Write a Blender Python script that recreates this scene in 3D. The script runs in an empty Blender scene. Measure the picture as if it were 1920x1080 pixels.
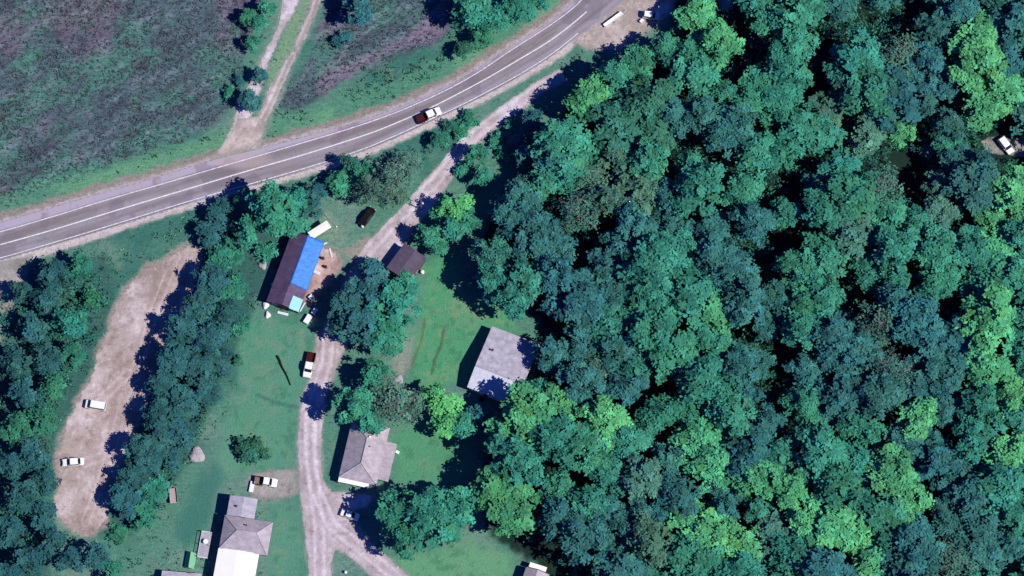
import bpy, bmesh, math, random
import numpy as np
from mathutils import Vector, Matrix

S = bpy.context.scene
COL = S.collection
R = math.radians

# ---------------------------------------------------------------- camera
D = 1000.0            # metres from the lens to the middle of the scene
TILT = R(16)          # the view leans a little from the south
MPP = 0.12            # metres per photograph pixel at the middle
ct, st = math.cos(TILT), math.sin(TILT)
cd = bpy.data.cameras.new('camera')
cam = bpy.data.objects.new('camera', cd)
COL.objects.link(cam)
cam.location = (0, -D * st, D * ct)
cam.rotation_euler = (TILT, 0, 0)
cd.sensor_width = 36
cd.lens = 36 * D / (1920 * MPP)
cd.clip_start = 10
cd.clip_end = 6000
S.camera = cam

# ---------------------------------------------------------------- light
SUN_EL, SUN_AZ = R(47), R(113)      # azimuth clockwise from north (+Y)
w = bpy.data.worlds.new('World')
S.world = w
w.use_nodes = True
nt = w.node_tree
nt.nodes.clear()
sky = nt.nodes.new('ShaderNodeTexSky')
sky.sky_type = 'NISHITA'
sky.sun_disc = False
sky.sun_elevation = SUN_EL
sky.sun_rotation = SUN_AZ
sky.ozone_density = 6.0
sky.dust_density = 0.2
mx = nt.nodes.new('ShaderNodeMix')
mx.data_type = 'RGBA'
mx.blend_type = 'MULTIPLY'
mx.inputs[0].default_value = 1.0
mx.inputs[7].default_value = (0.15, 0.33, 1.0, 1)
bg = nt.nodes.new('ShaderNodeBackground')
bg.inputs[1].default_value = 0.08
wo = nt.nodes.new('ShaderNodeOutputWorld')
nt.links.new(sky.outputs[0], mx.inputs[6])
nt.links.new(mx.outputs[2], bg.inputs[0])
nt.links.new(bg.outputs[0], wo.inputs[0])
sl = bpy.data.lights.new('sun', 'SUN')
sl.energy = 4.6
sl.angle = R(0.5)
sl.color = (1.0, 0.965, 0.93)
so = bpy.data.objects.new('sun', sl)
COL.objects.link(so)
sv = Vector((math.sin(SUN_AZ) * math.cos(SUN_EL), math.cos(SUN_AZ) * math.cos(SUN_EL), math.sin(SUN_EL)))
so.rotation_euler = sv.to_track_quat('Z', 'Y').to_euler()
so.location = sv * 300
S.view_settings.view_transform = 'Standard'
S.view_settings.look = 'None'
S.view_settings.exposure = 0.10
S.view_settings.gamma = 1.0
S.cycles.max_bounces = 4
S.cycles.diffuse_bounces = 2
S.cycles.use_adaptive_sampling = True

# ---------------------------------------------------------------- helpers
def px2w(px, py, z=0.0):
    k = (540 - py) * MPP / D
    Y = (k * D - z * (k * ct + st)) / (ct - k * st)
    d = D + Y * st - z * ct
    return Vector(((px - 960) * MPP / D * d, Y, z))

def w2px(X, Y, Z=0.0):
    d = D + Y * st - Z * ct
    return 960 + X / d * D / MPP, 540 - (Y * ct + Z * st) / d * D / MPP

def lin(c, k=1.0):
    out = []
    for v in c[:3]:
        v = v / 255.0
        out.append((v / 12.92 if v < 0.04045 else ((v + 0.055) / 1.055) ** 2.4) * k)
    return out

def tag(o, label=None, cat=None, group=None, kind=None):
    if label: o['label'] = label
    if cat: o['category'] = cat
    if group: o['group'] = group
    if kind: o['kind'] = kind
    return o

def empty(name, loc, rz=0.0):
    o = bpy.data.objects.new(name, None)
    o.empty_display_size = 0.5
    COL.objects.link(o)
    o.location = loc
    o.rotation_euler = (0, 0, rz)
    return o

def mesh_obj(name, verts, faces, mat, parent=None, smooth=False):
    me = bpy.data.meshes.new(name)
    me.from_pydata([tuple(v) for v in verts], [], faces)
    me.update()
    if smooth:
        me.polygons.foreach_set('use_smooth', [True] * len(me.polygons))
    if mat: me.materials.append(mat)
    o = bpy.data.objects.new(name, me)
    COL.objects.link(o)
    if parent: o.parent = parent
    return o

def np_mesh(name, V, F, mat, parent=None, colors=None, smooth=False):
    """V (n,3) array, F (m,4) or (m,3) array"""
    me = bpy.data.meshes.new(name)
    n, m, k = len(V), len(F), F.shape[1]
    me.vertices.add(n)
    me.vertices.foreach_set('co', np.asarray(V, np.float32).ravel())
    me.loops.add(m * k)
    me.loops.foreach_set('vertex_index', np.asarray(F, np.int32).ravel())
    me.polygons.add(m)
    me.polygons.foreach_set('loop_start', np.arange(0, m * k, k, dtype=np.int32))
    me.polygons.foreach_set('loop_total', np.full(m, k, np.int32))
    me.update(calc_edges=True)
    if smooth:
        me.polygons.foreach_set('use_smooth', np.ones(m, bool))
    if colors is not None:
        a = me.color_attributes.new('tint', 'FLOAT_COLOR', 'POINT')
        c4 = np.ones((n, 4), np.float32)
        c4[:, :np.shape(colors)[1]] = colors
        a.data.foreach_set('color', c4.ravel())
    me.materials.append(mat)
    o = bpy.data.objects.new(name, me)
    COL.objects.link(o)
    if parent: o.parent = parent
    return o

class MB:
    """collects shapes into one mesh"""
    def __init__(s): s.v = []; s.f = []
    def add(s, vs, fs):
        b = len(s.v)
        s.v += [tuple(v) for v in vs]
        s.f += [tuple(i + b for i in f) for f in fs]
        return s
    def box(s, c, d, rz=0.0, ch=0.0):
        x, y, z = d[0] / 2, d[1] / 2, d[2] / 2
        ch = min(ch, x * .9, y * .9, z * .9)
        rings = [(-z, ch), (-z + ch, 0), (z - ch, 0), (z, ch)] if ch > 0 else [(-z, 0), (z, 0)]
        vs = []
        ca, sa = math.cos(rz), math.sin(rz)
        for zz, i in rings:
            for sx, sy in ((-1, -1), (1, -1), (1, 1), (-1, 1)):
                px, py = sx * (x - i), sy * (y - i)
                vs.append((c[0] + px * ca - py * sa, c[1] + px * sa + py * ca, c[2] + zz))
        n = len(rings)
        fs = [(3, 2, 1, 0)]
        for k in range(n - 1):
            for j in range(4):
                a = k * 4 + j; b = k * 4 + (j + 1) % 4
                fs.append((a, b, b + 4, a + 4))
        t = (n - 1) * 4
        fs.append((t, t + 1, t + 2, t + 3))
        return s.add(vs, fs)
    def tube(s, p, q, r0, r1=None, n=8):
        r1 = r0 if r1 is None else r1
        p, q = Vector(p), Vector(q)
        d = (q - p).normalized()
        a = d.orthogonal().normalized(); b = d.cross(a)
        vs = []
        for c, r in ((p, r0), (q, r1)):
            for i in range(n):
                t = 2 * math.pi * i / n
                vs.append(c + a * r * math.cos(t) + b * r * math.sin(t))
        fs = [(i, (i + 1) % n, n + (i + 1) % n, n + i) for i in range(n)]
        fs += [tuple(range(n - 1, -1, -1)), tuple(range(n, 2 * n))]
        return s.add(vs, fs)
    def loft(s, rings):
        n = len(rings[0]); vs = [p for r in rings for p in r]; fs = []
        for k in range(len(rings) - 1):
            for j in range(n):
                fs.append((k * n + j, k * n + (j + 1) % n, (k + 1) * n + (j + 1) % n, (k + 1) * n + j))
        fs.append(tuple(range(n - 1, -1, -1)))
        t = (len(rings) - 1) * n
        fs.append(tuple(range(t, t + n)))
        return s.add(vs, fs)
    def build(s, name, mat, parent=None, smooth=False):
        o = mesh_obj(name, s.v, s.f, mat, parent, smooth)
        bm = bmesh.new(); bm.from_mesh(o.data)
        bmesh.ops.recalc_face_normals(bm, faces=bm.faces)
        bm.to_mesh(o.data); bm.free()
        return o

def mat_new(name, rgb, rough=0.8, spec=0.2, metal=0.0, var=0.0, scale=3.0, bump=0.0, bscale=20.0, coat=0.0, dirt=None):
    m = bpy.data.materials.new(name); m.use_nodes = True
    n = m.node_tree.nodes; l = m.node_tree.links
    b = n['Principled BSDF']
    b.inputs['Base Color'].default_value = (*rgb, 1)
    b.inputs['Roughness'].default_value = rough
    b.inputs['Specular IOR Level'].default_value = spec
    b.inputs['Metallic'].default_value = metal
    b.inputs['Coat Weight'].default_value = coat
    tc = n.new('ShaderNodeTexCoord')
    if var > 0:
        no = n.new('ShaderNodeTexNoise'); no.inputs['Scale'].default_value = scale
        no.inputs['Detail'].default_value = 6
        no.inputs['Roughness'].default_value = 0.65
        l.new(tc.outputs['Object'], no.inputs['Vector'])
        cr = n.new('ShaderNodeValToRGB')
        e = cr.color_ramp.elements
        d = dirt if dirt else [c * (1 - var) for c in rgb]
        e[0].position = 0.3; e[0].color = (*d, 1)
        e[1].position = 0.7; e[1].color = (*[min(1, c * (1 + var * .6)) for c in rgb], 1)
        l.new(no.outputs['Fac'], cr.inputs['Fac'])
        l.new(cr.outputs['Color'], b.inputs['Base Color'])
    if bump > 0:
        nb = n.new('ShaderNodeTexNoise'); nb.inputs['Scale'].default_value = bscale
        l.new(tc.outputs['Object'], nb.inputs['Vector'])
        bp = n.new('ShaderNodeBump'); bp.inputs['Strength'].default_value = bump
        bp.inputs['Distance'].default_value = 0.05
        l.new(nb.outputs['Fac'], bp.inputs['Height'])
        l.new(bp.outputs['Normal'], b.inputs['Normal'])
    return m

def mat_attr(name, rough=0.95, fine=0.25, fscale=2.5, bump=0.5, bscale=4.0, stretch=(1, 1, 1), rotz=0.0, rugged=False):
    """colour from the mesh's own 'tint' times fine noise"""
    m = bpy.data.materials.new(name); m.use_nodes = True
    n = m.node_tree.nodes; l = m.node_tree.links
    b = n['Principled BSDF']
    b.inputs['Roughness'].default_value = rough
    b.inputs['Specular IOR Level'].default_value = 0.1
    at = n.new('ShaderNodeAttribute'); at.attribute_name = 'tint'
    tc = n.new('ShaderNodeTexCoord')
    mp = n.new('ShaderNodeMapping')
    mp.inputs['Scale'].default_value = stretch
    mp.inputs['Rotation'].default_value = (0, 0, rotz)
    l.new(tc.outputs['Object'], mp.inputs['Vector'])
    no = n.new('ShaderNodeTexNoise'); no.inputs['Scale'].default_value = fscale
    no.inputs['Detail'].default_value = 7; no.inputs['Roughness'].default_value = 0.7
    l.new(mp.outputs[0], no.inputs['Vector'])
    mr = n.new('ShaderNodeMapRange')
    mr.inputs[1].default_value = 0.25; mr.inputs[2].default_value = 0.75
    mr.inputs[3].default_value = 1 - fine; mr.inputs[4].default_value = 1 + fine
    l.new(no.outputs['Fac'], mr.inputs[0])
    mu = n.new('ShaderNodeVectorMath'); mu.operation = 'SCALE'
    l.new(at.outputs['Color'], mu.inputs[0]); l.new(mr.outputs[0], mu.inputs['Scale'])
    last = mu.outputs[0]
    if rugged:   # matted weeds: uneven dark and pale fibres, strongest where alpha is high
        n2 = n.new('ShaderNodeTexNoise'); n2.inputs['Scale'].default_value = 1.0
        n2.inputs['Detail'].default_value = 5; n2.inputs['Roughness'].default_value = 0.62; n2.inputs['Distortion'].default_value = 1.2
        mp2 = n.new('ShaderNodeMapping'); mp2.inputs['Rotation'].default_value = (0, 0, R(-32)); mp2.inputs['Scale'].default_value = (.8, 1.9, 1)
        l.new(tc.outputs['Object'], mp2.inputs['Vector']); l.new(mp2.outputs[0], n2.inputs['Vector'])
        r2 = n.new('ShaderNodeValToRGB'); e = r2.color_ramp.elements
        e[0].position = .34; e[0].color = (.42, .38, .42, 1); e[1].position = .62; e[1].color = (1.45, 1.45, 1.45, 1)
        k = e.new(.45); k.color = (.92, .92, .92, 1)
        l.new(n2.outputs['Fac'], r2.inputs['Fac'])
        mm = n.new('ShaderNodeMix'); mm.data_type = 'RGBA'; mm.inputs[6].default_value = (1, 1, 1, 1)
        l.new(at.outputs['Alpha'], mm.inputs[0]); l.new(r2.outputs['Color'], mm.inputs[7])
        m3 = n.new('ShaderNodeVectorMath'); m3.operation = 'MULTIPLY'
        l.new(last, m3.inputs[0]); l.new(mm.outputs[2], m3.inputs[1]); last = m3.outputs[0]
    l.new(last, b.inputs['Base Color'])
    if bump > 0:
        nb = n.new('ShaderNodeTexNoise'); nb.inputs['Scale'].default_value = bscale
        nb.inputs['Detail'].default_value = 5
        l.new(mp.outputs[0], nb.inputs['Vector'])
        bp = n.new('ShaderNodeBump'); bp.inputs['Strength'].default_value = bump
        bp.inputs['Distance'].default_value = 0.25
        l.new(nb.outputs['Fac'], bp.inputs['Height'])
        l.new(bp.outputs['Normal'], b.inputs['Normal'])
    return m

# value noise ------------------------------------------------------------
def vnoise(x, y, seed):
    rs = np.random.RandomState(seed)
    T = rs.rand(256, 256)
    xi = np.floor(x).astype(int); yi = np.floor(y).astype(int)
    fx = x - xi; fy = y - yi
    fx = fx * fx * (3 - 2 * fx); fy = fy * fy * (3 - 2 * fy)
    a = T[xi % 256, yi % 256]; b = T[(xi + 1) % 256, yi % 256]
    c = T[xi % 256, (yi + 1) % 256]; d = T[(xi + 1) % 256, (yi + 1) % 256]
    return (a * (1 - fx) + b * fx) * (1 - fy) + (c * (1 - fx) + d * fx) * fy

def fbm(x, y, size, seed, octv=4, sx=1.0, ang=0.0):
    """size in metres; returns about 0..1 centred on .5"""
    ca, sa = math.cos(ang), math.sin(ang)
    u = (x * ca + y * sa) / (size * sx); v = (-x * sa + y * ca) / size
    t = 0; a = 1; s = 0
    for i in range(octv):
        t = t + a * vnoise(u * 2 ** i + 17.3 * i + 500, v * 2 ** i + 9.1 * i + 500, seed + i)
        s += a; a *= 0.55
    return t / s

def sdf(poly, P, Q):
    """signed distance in photograph pixels, positive inside"""
    inside = np.zeros(P.shape, bool)
    best = np.full(P.shape, 1e9)
    n = len(poly)
    for i in range(n):
        x0, y0 = poly[i]; x1, y1 = poly[(i + 1) % n]
        dx, dy = x1 - x0, y1 - y0
        t = np.clip(((P - x0) * dx + (Q - y0) * dy) / (dx * dx + dy * dy + 1e-9), 0, 1)
        best = np.minimum(best, (P - x0 - t * dx) ** 2 + (Q - y0 - t * dy) ** 2)
        if y0 != y1:
            c = ((y0 > Q) != (y1 > Q)) & (P < dx * (Q - y0) / dy + x0)
            inside ^= c
    return np.where(inside, 1, -1) * np.sqrt(best)

def pdist(line, P, Q):
    best = np.full(P.shape, 1e9); sgn = np.zeros(P.shape)
    for i in range(len(line) - 1):
        x0, y0 = line[i]; x1, y1 = line[i + 1]
        dx, dy = x1 - x0, y1 - y0
        t = np.clip(((P - x0) * dx + (Q - y0) * dy) / (dx * dx + dy * dy + 1e-9), 0, 1)
        d = (P - x0 - t * dx) ** 2 + (Q - y0 - t * dy) ** 2
        c = d < best
        sgn = np.where(c, np.sign(dx * (Q - y0) - dy * (P - x0)), sgn)
        best = np.minimum(best, d)
    return np.sqrt(best), sgn

def sm(x, a, b):
    t = np.clip((x - a) / (b - a), 0, 1)
    return t * t * (3 - 2 * t)

# ---------------------------------------------------------------- layout, in photograph pixels on the ground
L_NORTH = [(-60, 450), (0, 435), (100, 406), (200, 375), (287, 350), (375, 324), (475, 295), (567, 268), (650, 243), (730, 216), (792, 190), (855, 160), (910, 127), (957, 95), (1003, 66), (1045, 38), (1075, 15), (1092, -2), (1115, -30)]
L_MID = [(-60, 474), (0, 459), (100, 431), (200, 400), (300, 370), (400, 340), (480, 316), (560, 293), (637, 269), (700, 248), (742, 231), (800, 206), (855, 178), (910, 149), (957, 121), (1000, 96), (1035, 74), (1072, 46), (1100, 22)]
L_SOUTH = [(-60, 499), (0, 484), (100, 455), (200, 425), (300, 394), (375, 371), (480, 342), (590, 310), (680, 280), (740, 255), (792, 231), (865, 197), (910, 174), (957, 149), (1000, 124), (1035, 101), (1060, 82), (1084, 62)]
E_NORTH = [(-60, 434), (0, 418), (100, 389), (200, 360), (300, 331), (400, 300), (480, 281), (567, 258), (650, 235), (730, 209), (792, 183), (855, 153), (910, 120), (957, 88), (1003, 59), (1045, 31), (1070, 8), (1085, -10), (1105, -40)]
E_SOUTH = [(-60, 503), (0, 488), (100, 459), (200, 429), (300, 398), (375, 375), (480, 346), (590, 314), (680, 284), (740, 259), (792, 235), (865, 201), (910, 178), (957, 153), (1000, 128), (1045, 98), (1090, 62), (1130, 33), (1170, 0), (1205, -40)]
LOT_W = [(352, 455), (322, 478), (275, 500), (240, 530), (212, 575), (200, 620), (185, 660), (172, 700), (150, 745), (122, 800), (108, 850), (108, 910), (104, 965), (125, 985), (150, 1005), (178, 1000), (196, 985), (214, 930), (232, 870), (258, 800), (290, 720), (315, 650), (350, 590), (372, 520), (378, 470)]
DRIVE = [(592, 632), (583, 700), (566, 740), (560, 790), (558, 840), (560, 910), (567, 972), (577, 1050), (580, 1100), (624, 1100), (622, 1060), (628, 1030), (650, 1040), (690, 1075), (715, 1100), (790, 1100), (745, 1060), (700, 1020), (672, 985), (662, 960), (690, 950), (700, 930), (662, 922), (622, 922), (606, 900), (603, 850), (605, 800), (614, 740), (630, 695), (650, 650), (676, 600), (700, 560), (720, 520), (697, 505), (667, 492), (640, 530), (625, 580)]
DRIVE_N = [(667, 492), (697, 505), (720, 515), (775, 425), (800, 400), (828, 362), (850, 330), (872, 295), (905, 262), (960, 215), (985, 200), (1007, 178), (1060, 150), (1050, 130), (1000, 160), (945, 197), (880, 247), (850, 280), (827, 308), (792, 345), (767, 377), (692, 455)]
SPUR_W = [(560, 882), (520, 880), (472, 890), (462, 905), (476, 930), (520, 936), (562, 924)]
YARD_NE = [(1075, 78), (1100, 92), (1165, 96), (1190, 70), (1240, 45), (1262, 20), (1262, -40), (1160, -40), (1165, 0)]
TRACK_A = [(534, -30), (571, -30), (560, 10), (530, 62), (505, 118), (492, 160), (478, 205), (462, 240), (440, 268), (432, 292), (398, 300), (420, 270), (432, 240), (445, 200), (465, 160), (485, 118), (505, 80), (522, 40)]
TRACK_B = [(592, -30), (615, -30), (600, 10), (573, 70), (552, 115), (540, 140), (525, 178), (508, 212), (492, 250), (492, 276), (440, 290), (470, 245), (488, 205), (505, 165), (528, 125), (548, 95), (560, 60), (575, 30)]
JUNCTION = [(396, 300), (415, 272), (432, 246), (446, 222), (478, 216), (500, 228), (492, 256), (488, 272), (450, 286)]
TRACK_L = [(-60, 490), (0, 490), (60, 478), (45, 512), (30, 545), (22, 600), (0, 640), (-60, 700)]
YARD_B = [(600, 462), (628, 468), (642, 500), (625, 520), (600, 545), (578, 575), (566, 560), (585, 510)]
CLEAR_E = [(1835, 262), (1870, 252), (1935, 262), (1935, 300), (1890, 292), (1850, 288)]
CLEAR_F = [(1720, 272), (1745, 268), (1765, 285), (1740, 300), (1722, 292)]
CLEAR_N = [(1335, -30), (1385, -30), (1372, 18), (1350, 22)]
FIELD = [(-80, -80), (515, -80), (490, 30), (462, 80), (450, 150), (440, 190), (400, 235), (360, 262), (250, 296), (150, 338), (0, 385), (-80, 410)]
FIELD2 = [(640, -80), (870, -80), (862, 30), (838, 70), (790, 95), (730, 115), (680, 135), (620, 165), (560, 205), (520, 215), (540, 160), (580, 110), (600, 50)]
PURPLE2 = [(800, 25), (835, 20), (838, 65), (790, 85), (740, 95), (690, 120), (650, 150), (600, 175), (590, 150), (640, 120), (700, 100), (760, 70)]
LAWN_MID = [(790, 500), (850, 470), (880, 560), (960, 585), (975, 620), (915, 620), (870, 720), (770, 720), (770, 650), (790, 590)]
LAWN_L = [(430, 640), (480, 590), (560, 595), (590, 640), (575, 730), (560, 800), (545, 880), (440, 890), (400, 900), (420, 800), (450, 730)]
LAWN_E = [(740, 800), (830, 800), (880, 830), (890, 890), (830, 905), (750, 905), (735, 860)]
LAWN_S = [(740, 1100), (745, 1050), (880, 1010), (960, 1040), (970, 1100)]
LAWN_B = [(512, 945), (562, 945), (575, 1100), (500, 1100)]
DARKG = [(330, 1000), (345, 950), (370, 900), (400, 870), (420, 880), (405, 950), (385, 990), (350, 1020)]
FOREST = [(1265, -60), (1262, 60), (1195, 105), (1120, 135), (1060, 190), (1050, 260), (1010, 310), (960, 350), (925, 400), (905, 450), (905, 530), (960, 570), (1010, 590), (1020, 680), (990, 730), (930, 780), (905, 850), (905, 930), (915, 1000), (1000, 1060), (1040, 1160), (2060, 1160), (2060, -60)]

def ground_color(X, Y, P, Q):
    n1 = fbm(X, Y, 9, 11); n2 = fbm(X, Y, 2.6, 21); n3 = fbm(X, Y, 18, 31); n4 = fbm(X, Y, 1.1, 41, 3)
    C = np.empty(X.shape + (3,))
    def setc(c): C[...] = lin(c)
    def mixin(c, m):
        m = np.clip(m, 0, 1)[..., None]
        C[...] = C * (1 - m) + np.array(lin(c)) * m
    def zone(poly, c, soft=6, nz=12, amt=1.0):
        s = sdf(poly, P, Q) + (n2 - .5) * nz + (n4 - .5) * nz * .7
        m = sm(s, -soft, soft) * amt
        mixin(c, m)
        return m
    setc((80, 126, 106))
    mixin((98, 132, 116), sm(n1, .45, .7))
    mixin((58, 108, 94), sm(n3, .5, .75))
    mixin((110, 128, 112), sm(n2, .6, .8) * .5)
    # fields
    st1 = fbm(X, Y, 1.4, 51, 4, sx=3.0, ang=R(38)); st2 = fbm(X, Y, 3.5, 61, 4, sx=2.2, ang=R(25)); big = fbm(X, Y, 16, 71, 3)
    for poly in (FIELD, FIELD2):
        f = sm(sdf(poly, P, Q) + (n2 - .5) * 22, -9, 9)
        mixin((74, 92, 96), f)
        mixin((72, 116, 102), f * sm(st2, .44, .66) * .85)
        mixin((104, 90, 104), f * sm(big, .48, .64) * .65)
        mixin((60, 54, 70), f * sm(st1, .56, .75) * .55)
        mixin((118, 128, 138), f * sm(st1, .44, .26) * .45)
    zone(PURPLE2, (124, 108, 126), 9, 16, .75)
    # green verge north of the road
    dN, sN = pdist(E_NORTH, P, Q)
    north = sN < 0
    mixin((80, 132, 106), north * sm(dN + (n2 - .5) * 26, 62, 44) * .85)
    mixin((100, 150, 112), north * sm(dN, 50, 30) * sm(n1, .4, .65) * .7)
    mixin((142, 130, 122), north * sm(dN + (n2 - .5) * 14, 23, 14) * .9)
    mixin((172, 158, 158), north * sm(dN + (n4 - .5) * 10, 9, 3))
    dS, sS = pdist(E_SOUTH, P, Q)
    south = sS > 0
    wS = 11 + 6 * sm(P, 300, 0)
    mixin((188, 176, 172), south * sm(dS + (n4 - .5) * 8 - wS, 4, -4))
    zone([(568, -20), (590, -20), (570, 60), (540, 120), (510, 180), (500, 150), (520, 90), (545, 40)], (118, 150, 112), 5, 6, .8)
    # lawns
    zone(LAWN_MID, (78, 150, 104), 16, 26, .85)
    zone(LAWN_L, (86, 142, 114), 16, 26, .85)
    mixin((112, 138, 116), sm(sdf(LAWN_L, P, Q), 0, 10) * sm(n2, .55, .75) * .6)
    zone(LAWN_E, (82, 146, 106), 16, 26, .85)
    zone(LAWN_S, (98, 154, 112), 16, 26, .85)
    zone(LAWN_B, (86, 140, 114), 16, 26, .85)
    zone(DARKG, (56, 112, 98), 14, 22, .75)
    mixin((118, 146, 108), sm(sdf(LAWN_MID, P, Q), 0, 10) * sm(n2, .56, .75) * .6)
    # dry patches, worn lines and old wheel marks in the lawns
    for poly in (LAWN_MID, LAWN_L, LAWN_E, LAWN_S, LAWN_B):
        m_ = sm(sdf(poly, P, Q), 0, 8)
        mixin((112, 142, 112), m_ * sm(fbm(X, Y, 3.2, 711), .60, .78) * .45)
        mixin((58, 116, 84), m_ * sm(fbm(X, Y, 1.5, 721), .58, .75) * .55)
        mixin((126, 132, 108), m_ * sm(fbm(X, Y, .9, 731, 3), .74, .86) * .4)
    for ln, c_, w_ in (([(797, 598), (790, 640), (778, 668), (768, 694)], (92, 104, 74), 1.8), ([(832, 618), (826, 650), (815, 674), (810, 700)], (70, 92, 66), 2.2),
                       ([(480, 740), (520, 756), (560, 764)], (64, 112, 92), 3), ([(760, 640), (752, 690), (742, 722)], (146, 144, 132), 6), ([(835, 575), (850, 590), (862, 582)], (116, 140, 104), 2)):
        d_, _ = pdist(ln, P, Q)
        mixin(c_, sm(d_ + (n4 - .5) * 4, w_ + 1.5, w_ - 1) * .8)
    # forest floor and scrub floor
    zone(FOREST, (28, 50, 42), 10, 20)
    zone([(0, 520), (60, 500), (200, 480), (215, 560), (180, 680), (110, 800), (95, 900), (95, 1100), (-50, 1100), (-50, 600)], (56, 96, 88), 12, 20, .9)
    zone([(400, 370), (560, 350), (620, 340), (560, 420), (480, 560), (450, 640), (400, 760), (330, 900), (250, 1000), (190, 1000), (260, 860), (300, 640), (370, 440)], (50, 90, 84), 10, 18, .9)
    # worn halo of pale soil round the dirt surfaces
    for poly, c, wd in ((LOT_W, (150, 138, 130), 9), (DRIVE, (140, 142, 132), 5), (DRIVE_N, (150, 142, 128), 6), (SPUR_W, (140, 134, 130), 8),
                        (YARD_NE, (150, 142, 136), 7), (TRACK_A, (128, 138, 124), 5), (TRACK_B, (132, 140, 130), 7), (YARD_B, (146, 134, 122), 8), (TRACK_L, (140, 140, 130), 7)):
        mixin(c, sm(sdf(poly, P, Q) + (n2 - .5) * wd * 2.4, -wd, 2) * .85)
    zone([(640, 470), (690, 440), (700, 460), (668, 495)], (150, 138, 126), 8, 10, .8)
    zone([(585, 400), (620, 395), (650, 440), (640, 470), (600, 450)], (120, 142, 120), 9, 12, .6)
    zone([(742, 640), (775, 630), (772, 690), (745, 720), (735, 690)], (132, 140, 128), 6, 8, .8)
    zone([(600, 925), (640, 945), (660, 1000), (640, 1035), (622, 1000)], (140, 142, 132), 5, 10, .4)
    return C

def path_color(kind):
    def f(X, Y, P, Q):
        n1 = fbm(X, Y, 5, 111); n2 = fbm(X, Y, 1.2, 121); n3 = fbm(X, Y, .7, 131, 3)
        C = np.empty(X.shape + (3,)); base, lo, hi = kind
        C[...] = lin(base)
        for c, m in ((lo, sm(n1, .5, .72) * .8), (hi, sm(n1, .48, .3) * .8), (lo, sm(n2, .55, .8) * .6), (hi, sm(n3, .6, .85) * .4)):
            m = np.clip(m, 0, 1)[..., None]
            C[...] = C * (1 - m) + np.array(lin(c)) * m
        return C
    return f

# ---------------------------------------------------------------- ground sheet
def axis(lo, hi, step, far):
    a = np.arange(lo, hi + step * .5, step)
    e = [lo - x for x in (900 * 3.0, 900, 300, 100, 40, 15, 5)]
    f = [hi + x for x in (5, 15, 40, 100, 300, 900, 900 * 3.0)]
    return np.concatenate([e, a, f])
GX = axis(-126, 126, 0.4, 3000); GY = axis(-80, 80, 0.4, 3000)
XX, YY = np.meshgrid(GX, GY, indexing='ij')
PP, QQ = w2px(XX, YY, 0.0)
PC = np.clip(PP, -150, 2070); QC = np.clip(QQ, -150, 1230)
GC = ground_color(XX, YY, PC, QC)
PATHS = [JUNCTION, LOT_W, DRIVE, DRIVE_N, SPUR_W, YARD_NE, TRACK_A, TRACK_B, TRACK_L, YARD_B, CLEAR_E, CLEAR_F, CLEAR_N]
ROADPOLY = E_NORTH + E_SOUTH[::-1]
keep = np.full(XX.shape, 1e9)
for p_ in PATHS + [ROADPOLY]:
    keep = np.minimum(keep, -sdf(p_, PC, QC))
flat = sm(keep, 8, 26)
rough = fbm(XX, YY, 2.2, 201, 3) - 1.0
fz = np.maximum(sm(sdf(FIELD, PC, QC), -5, 20), sm(sdf(FIELD2, PC, QC), -5, 20))
inner = (np.abs(XX) < 130) & (np.abs(YY) < 84)
GZ = np.where(inner, rough * (0.10 + 0.30 * fz) * flat, -0.05)
nx, ny = len(GX), len(GY)
idx = np.arange(nx * ny).reshape(nx, ny)
F = np.stack([idx[:-1, :-1], idx[1:, :-1], idx[1:, 1:], idx[:-1, 1:]], -1).reshape(-1, 4)
M_GROUND = mat_attr('grass_ground', fine=0.16, fscale=1.6, bump=0.6, bscale=2.6, rugged=True)
lawn = np.full(XX.shape, -1e9)
for p_ in (LAWN_MID, LAWN_L, LAWN_E, LAWN_S, LAWN_B, DARKG): lawn = np.maximum(lawn, sdf(p_, PC, QC))
GA = np.clip(.42 * (1 - sm(lawn, -14, 4)) + .55 * fz + .06, 0, 1)
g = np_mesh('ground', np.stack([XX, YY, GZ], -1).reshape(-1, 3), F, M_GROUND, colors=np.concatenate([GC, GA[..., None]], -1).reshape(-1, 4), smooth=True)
tag(g, kind='structure')

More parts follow.
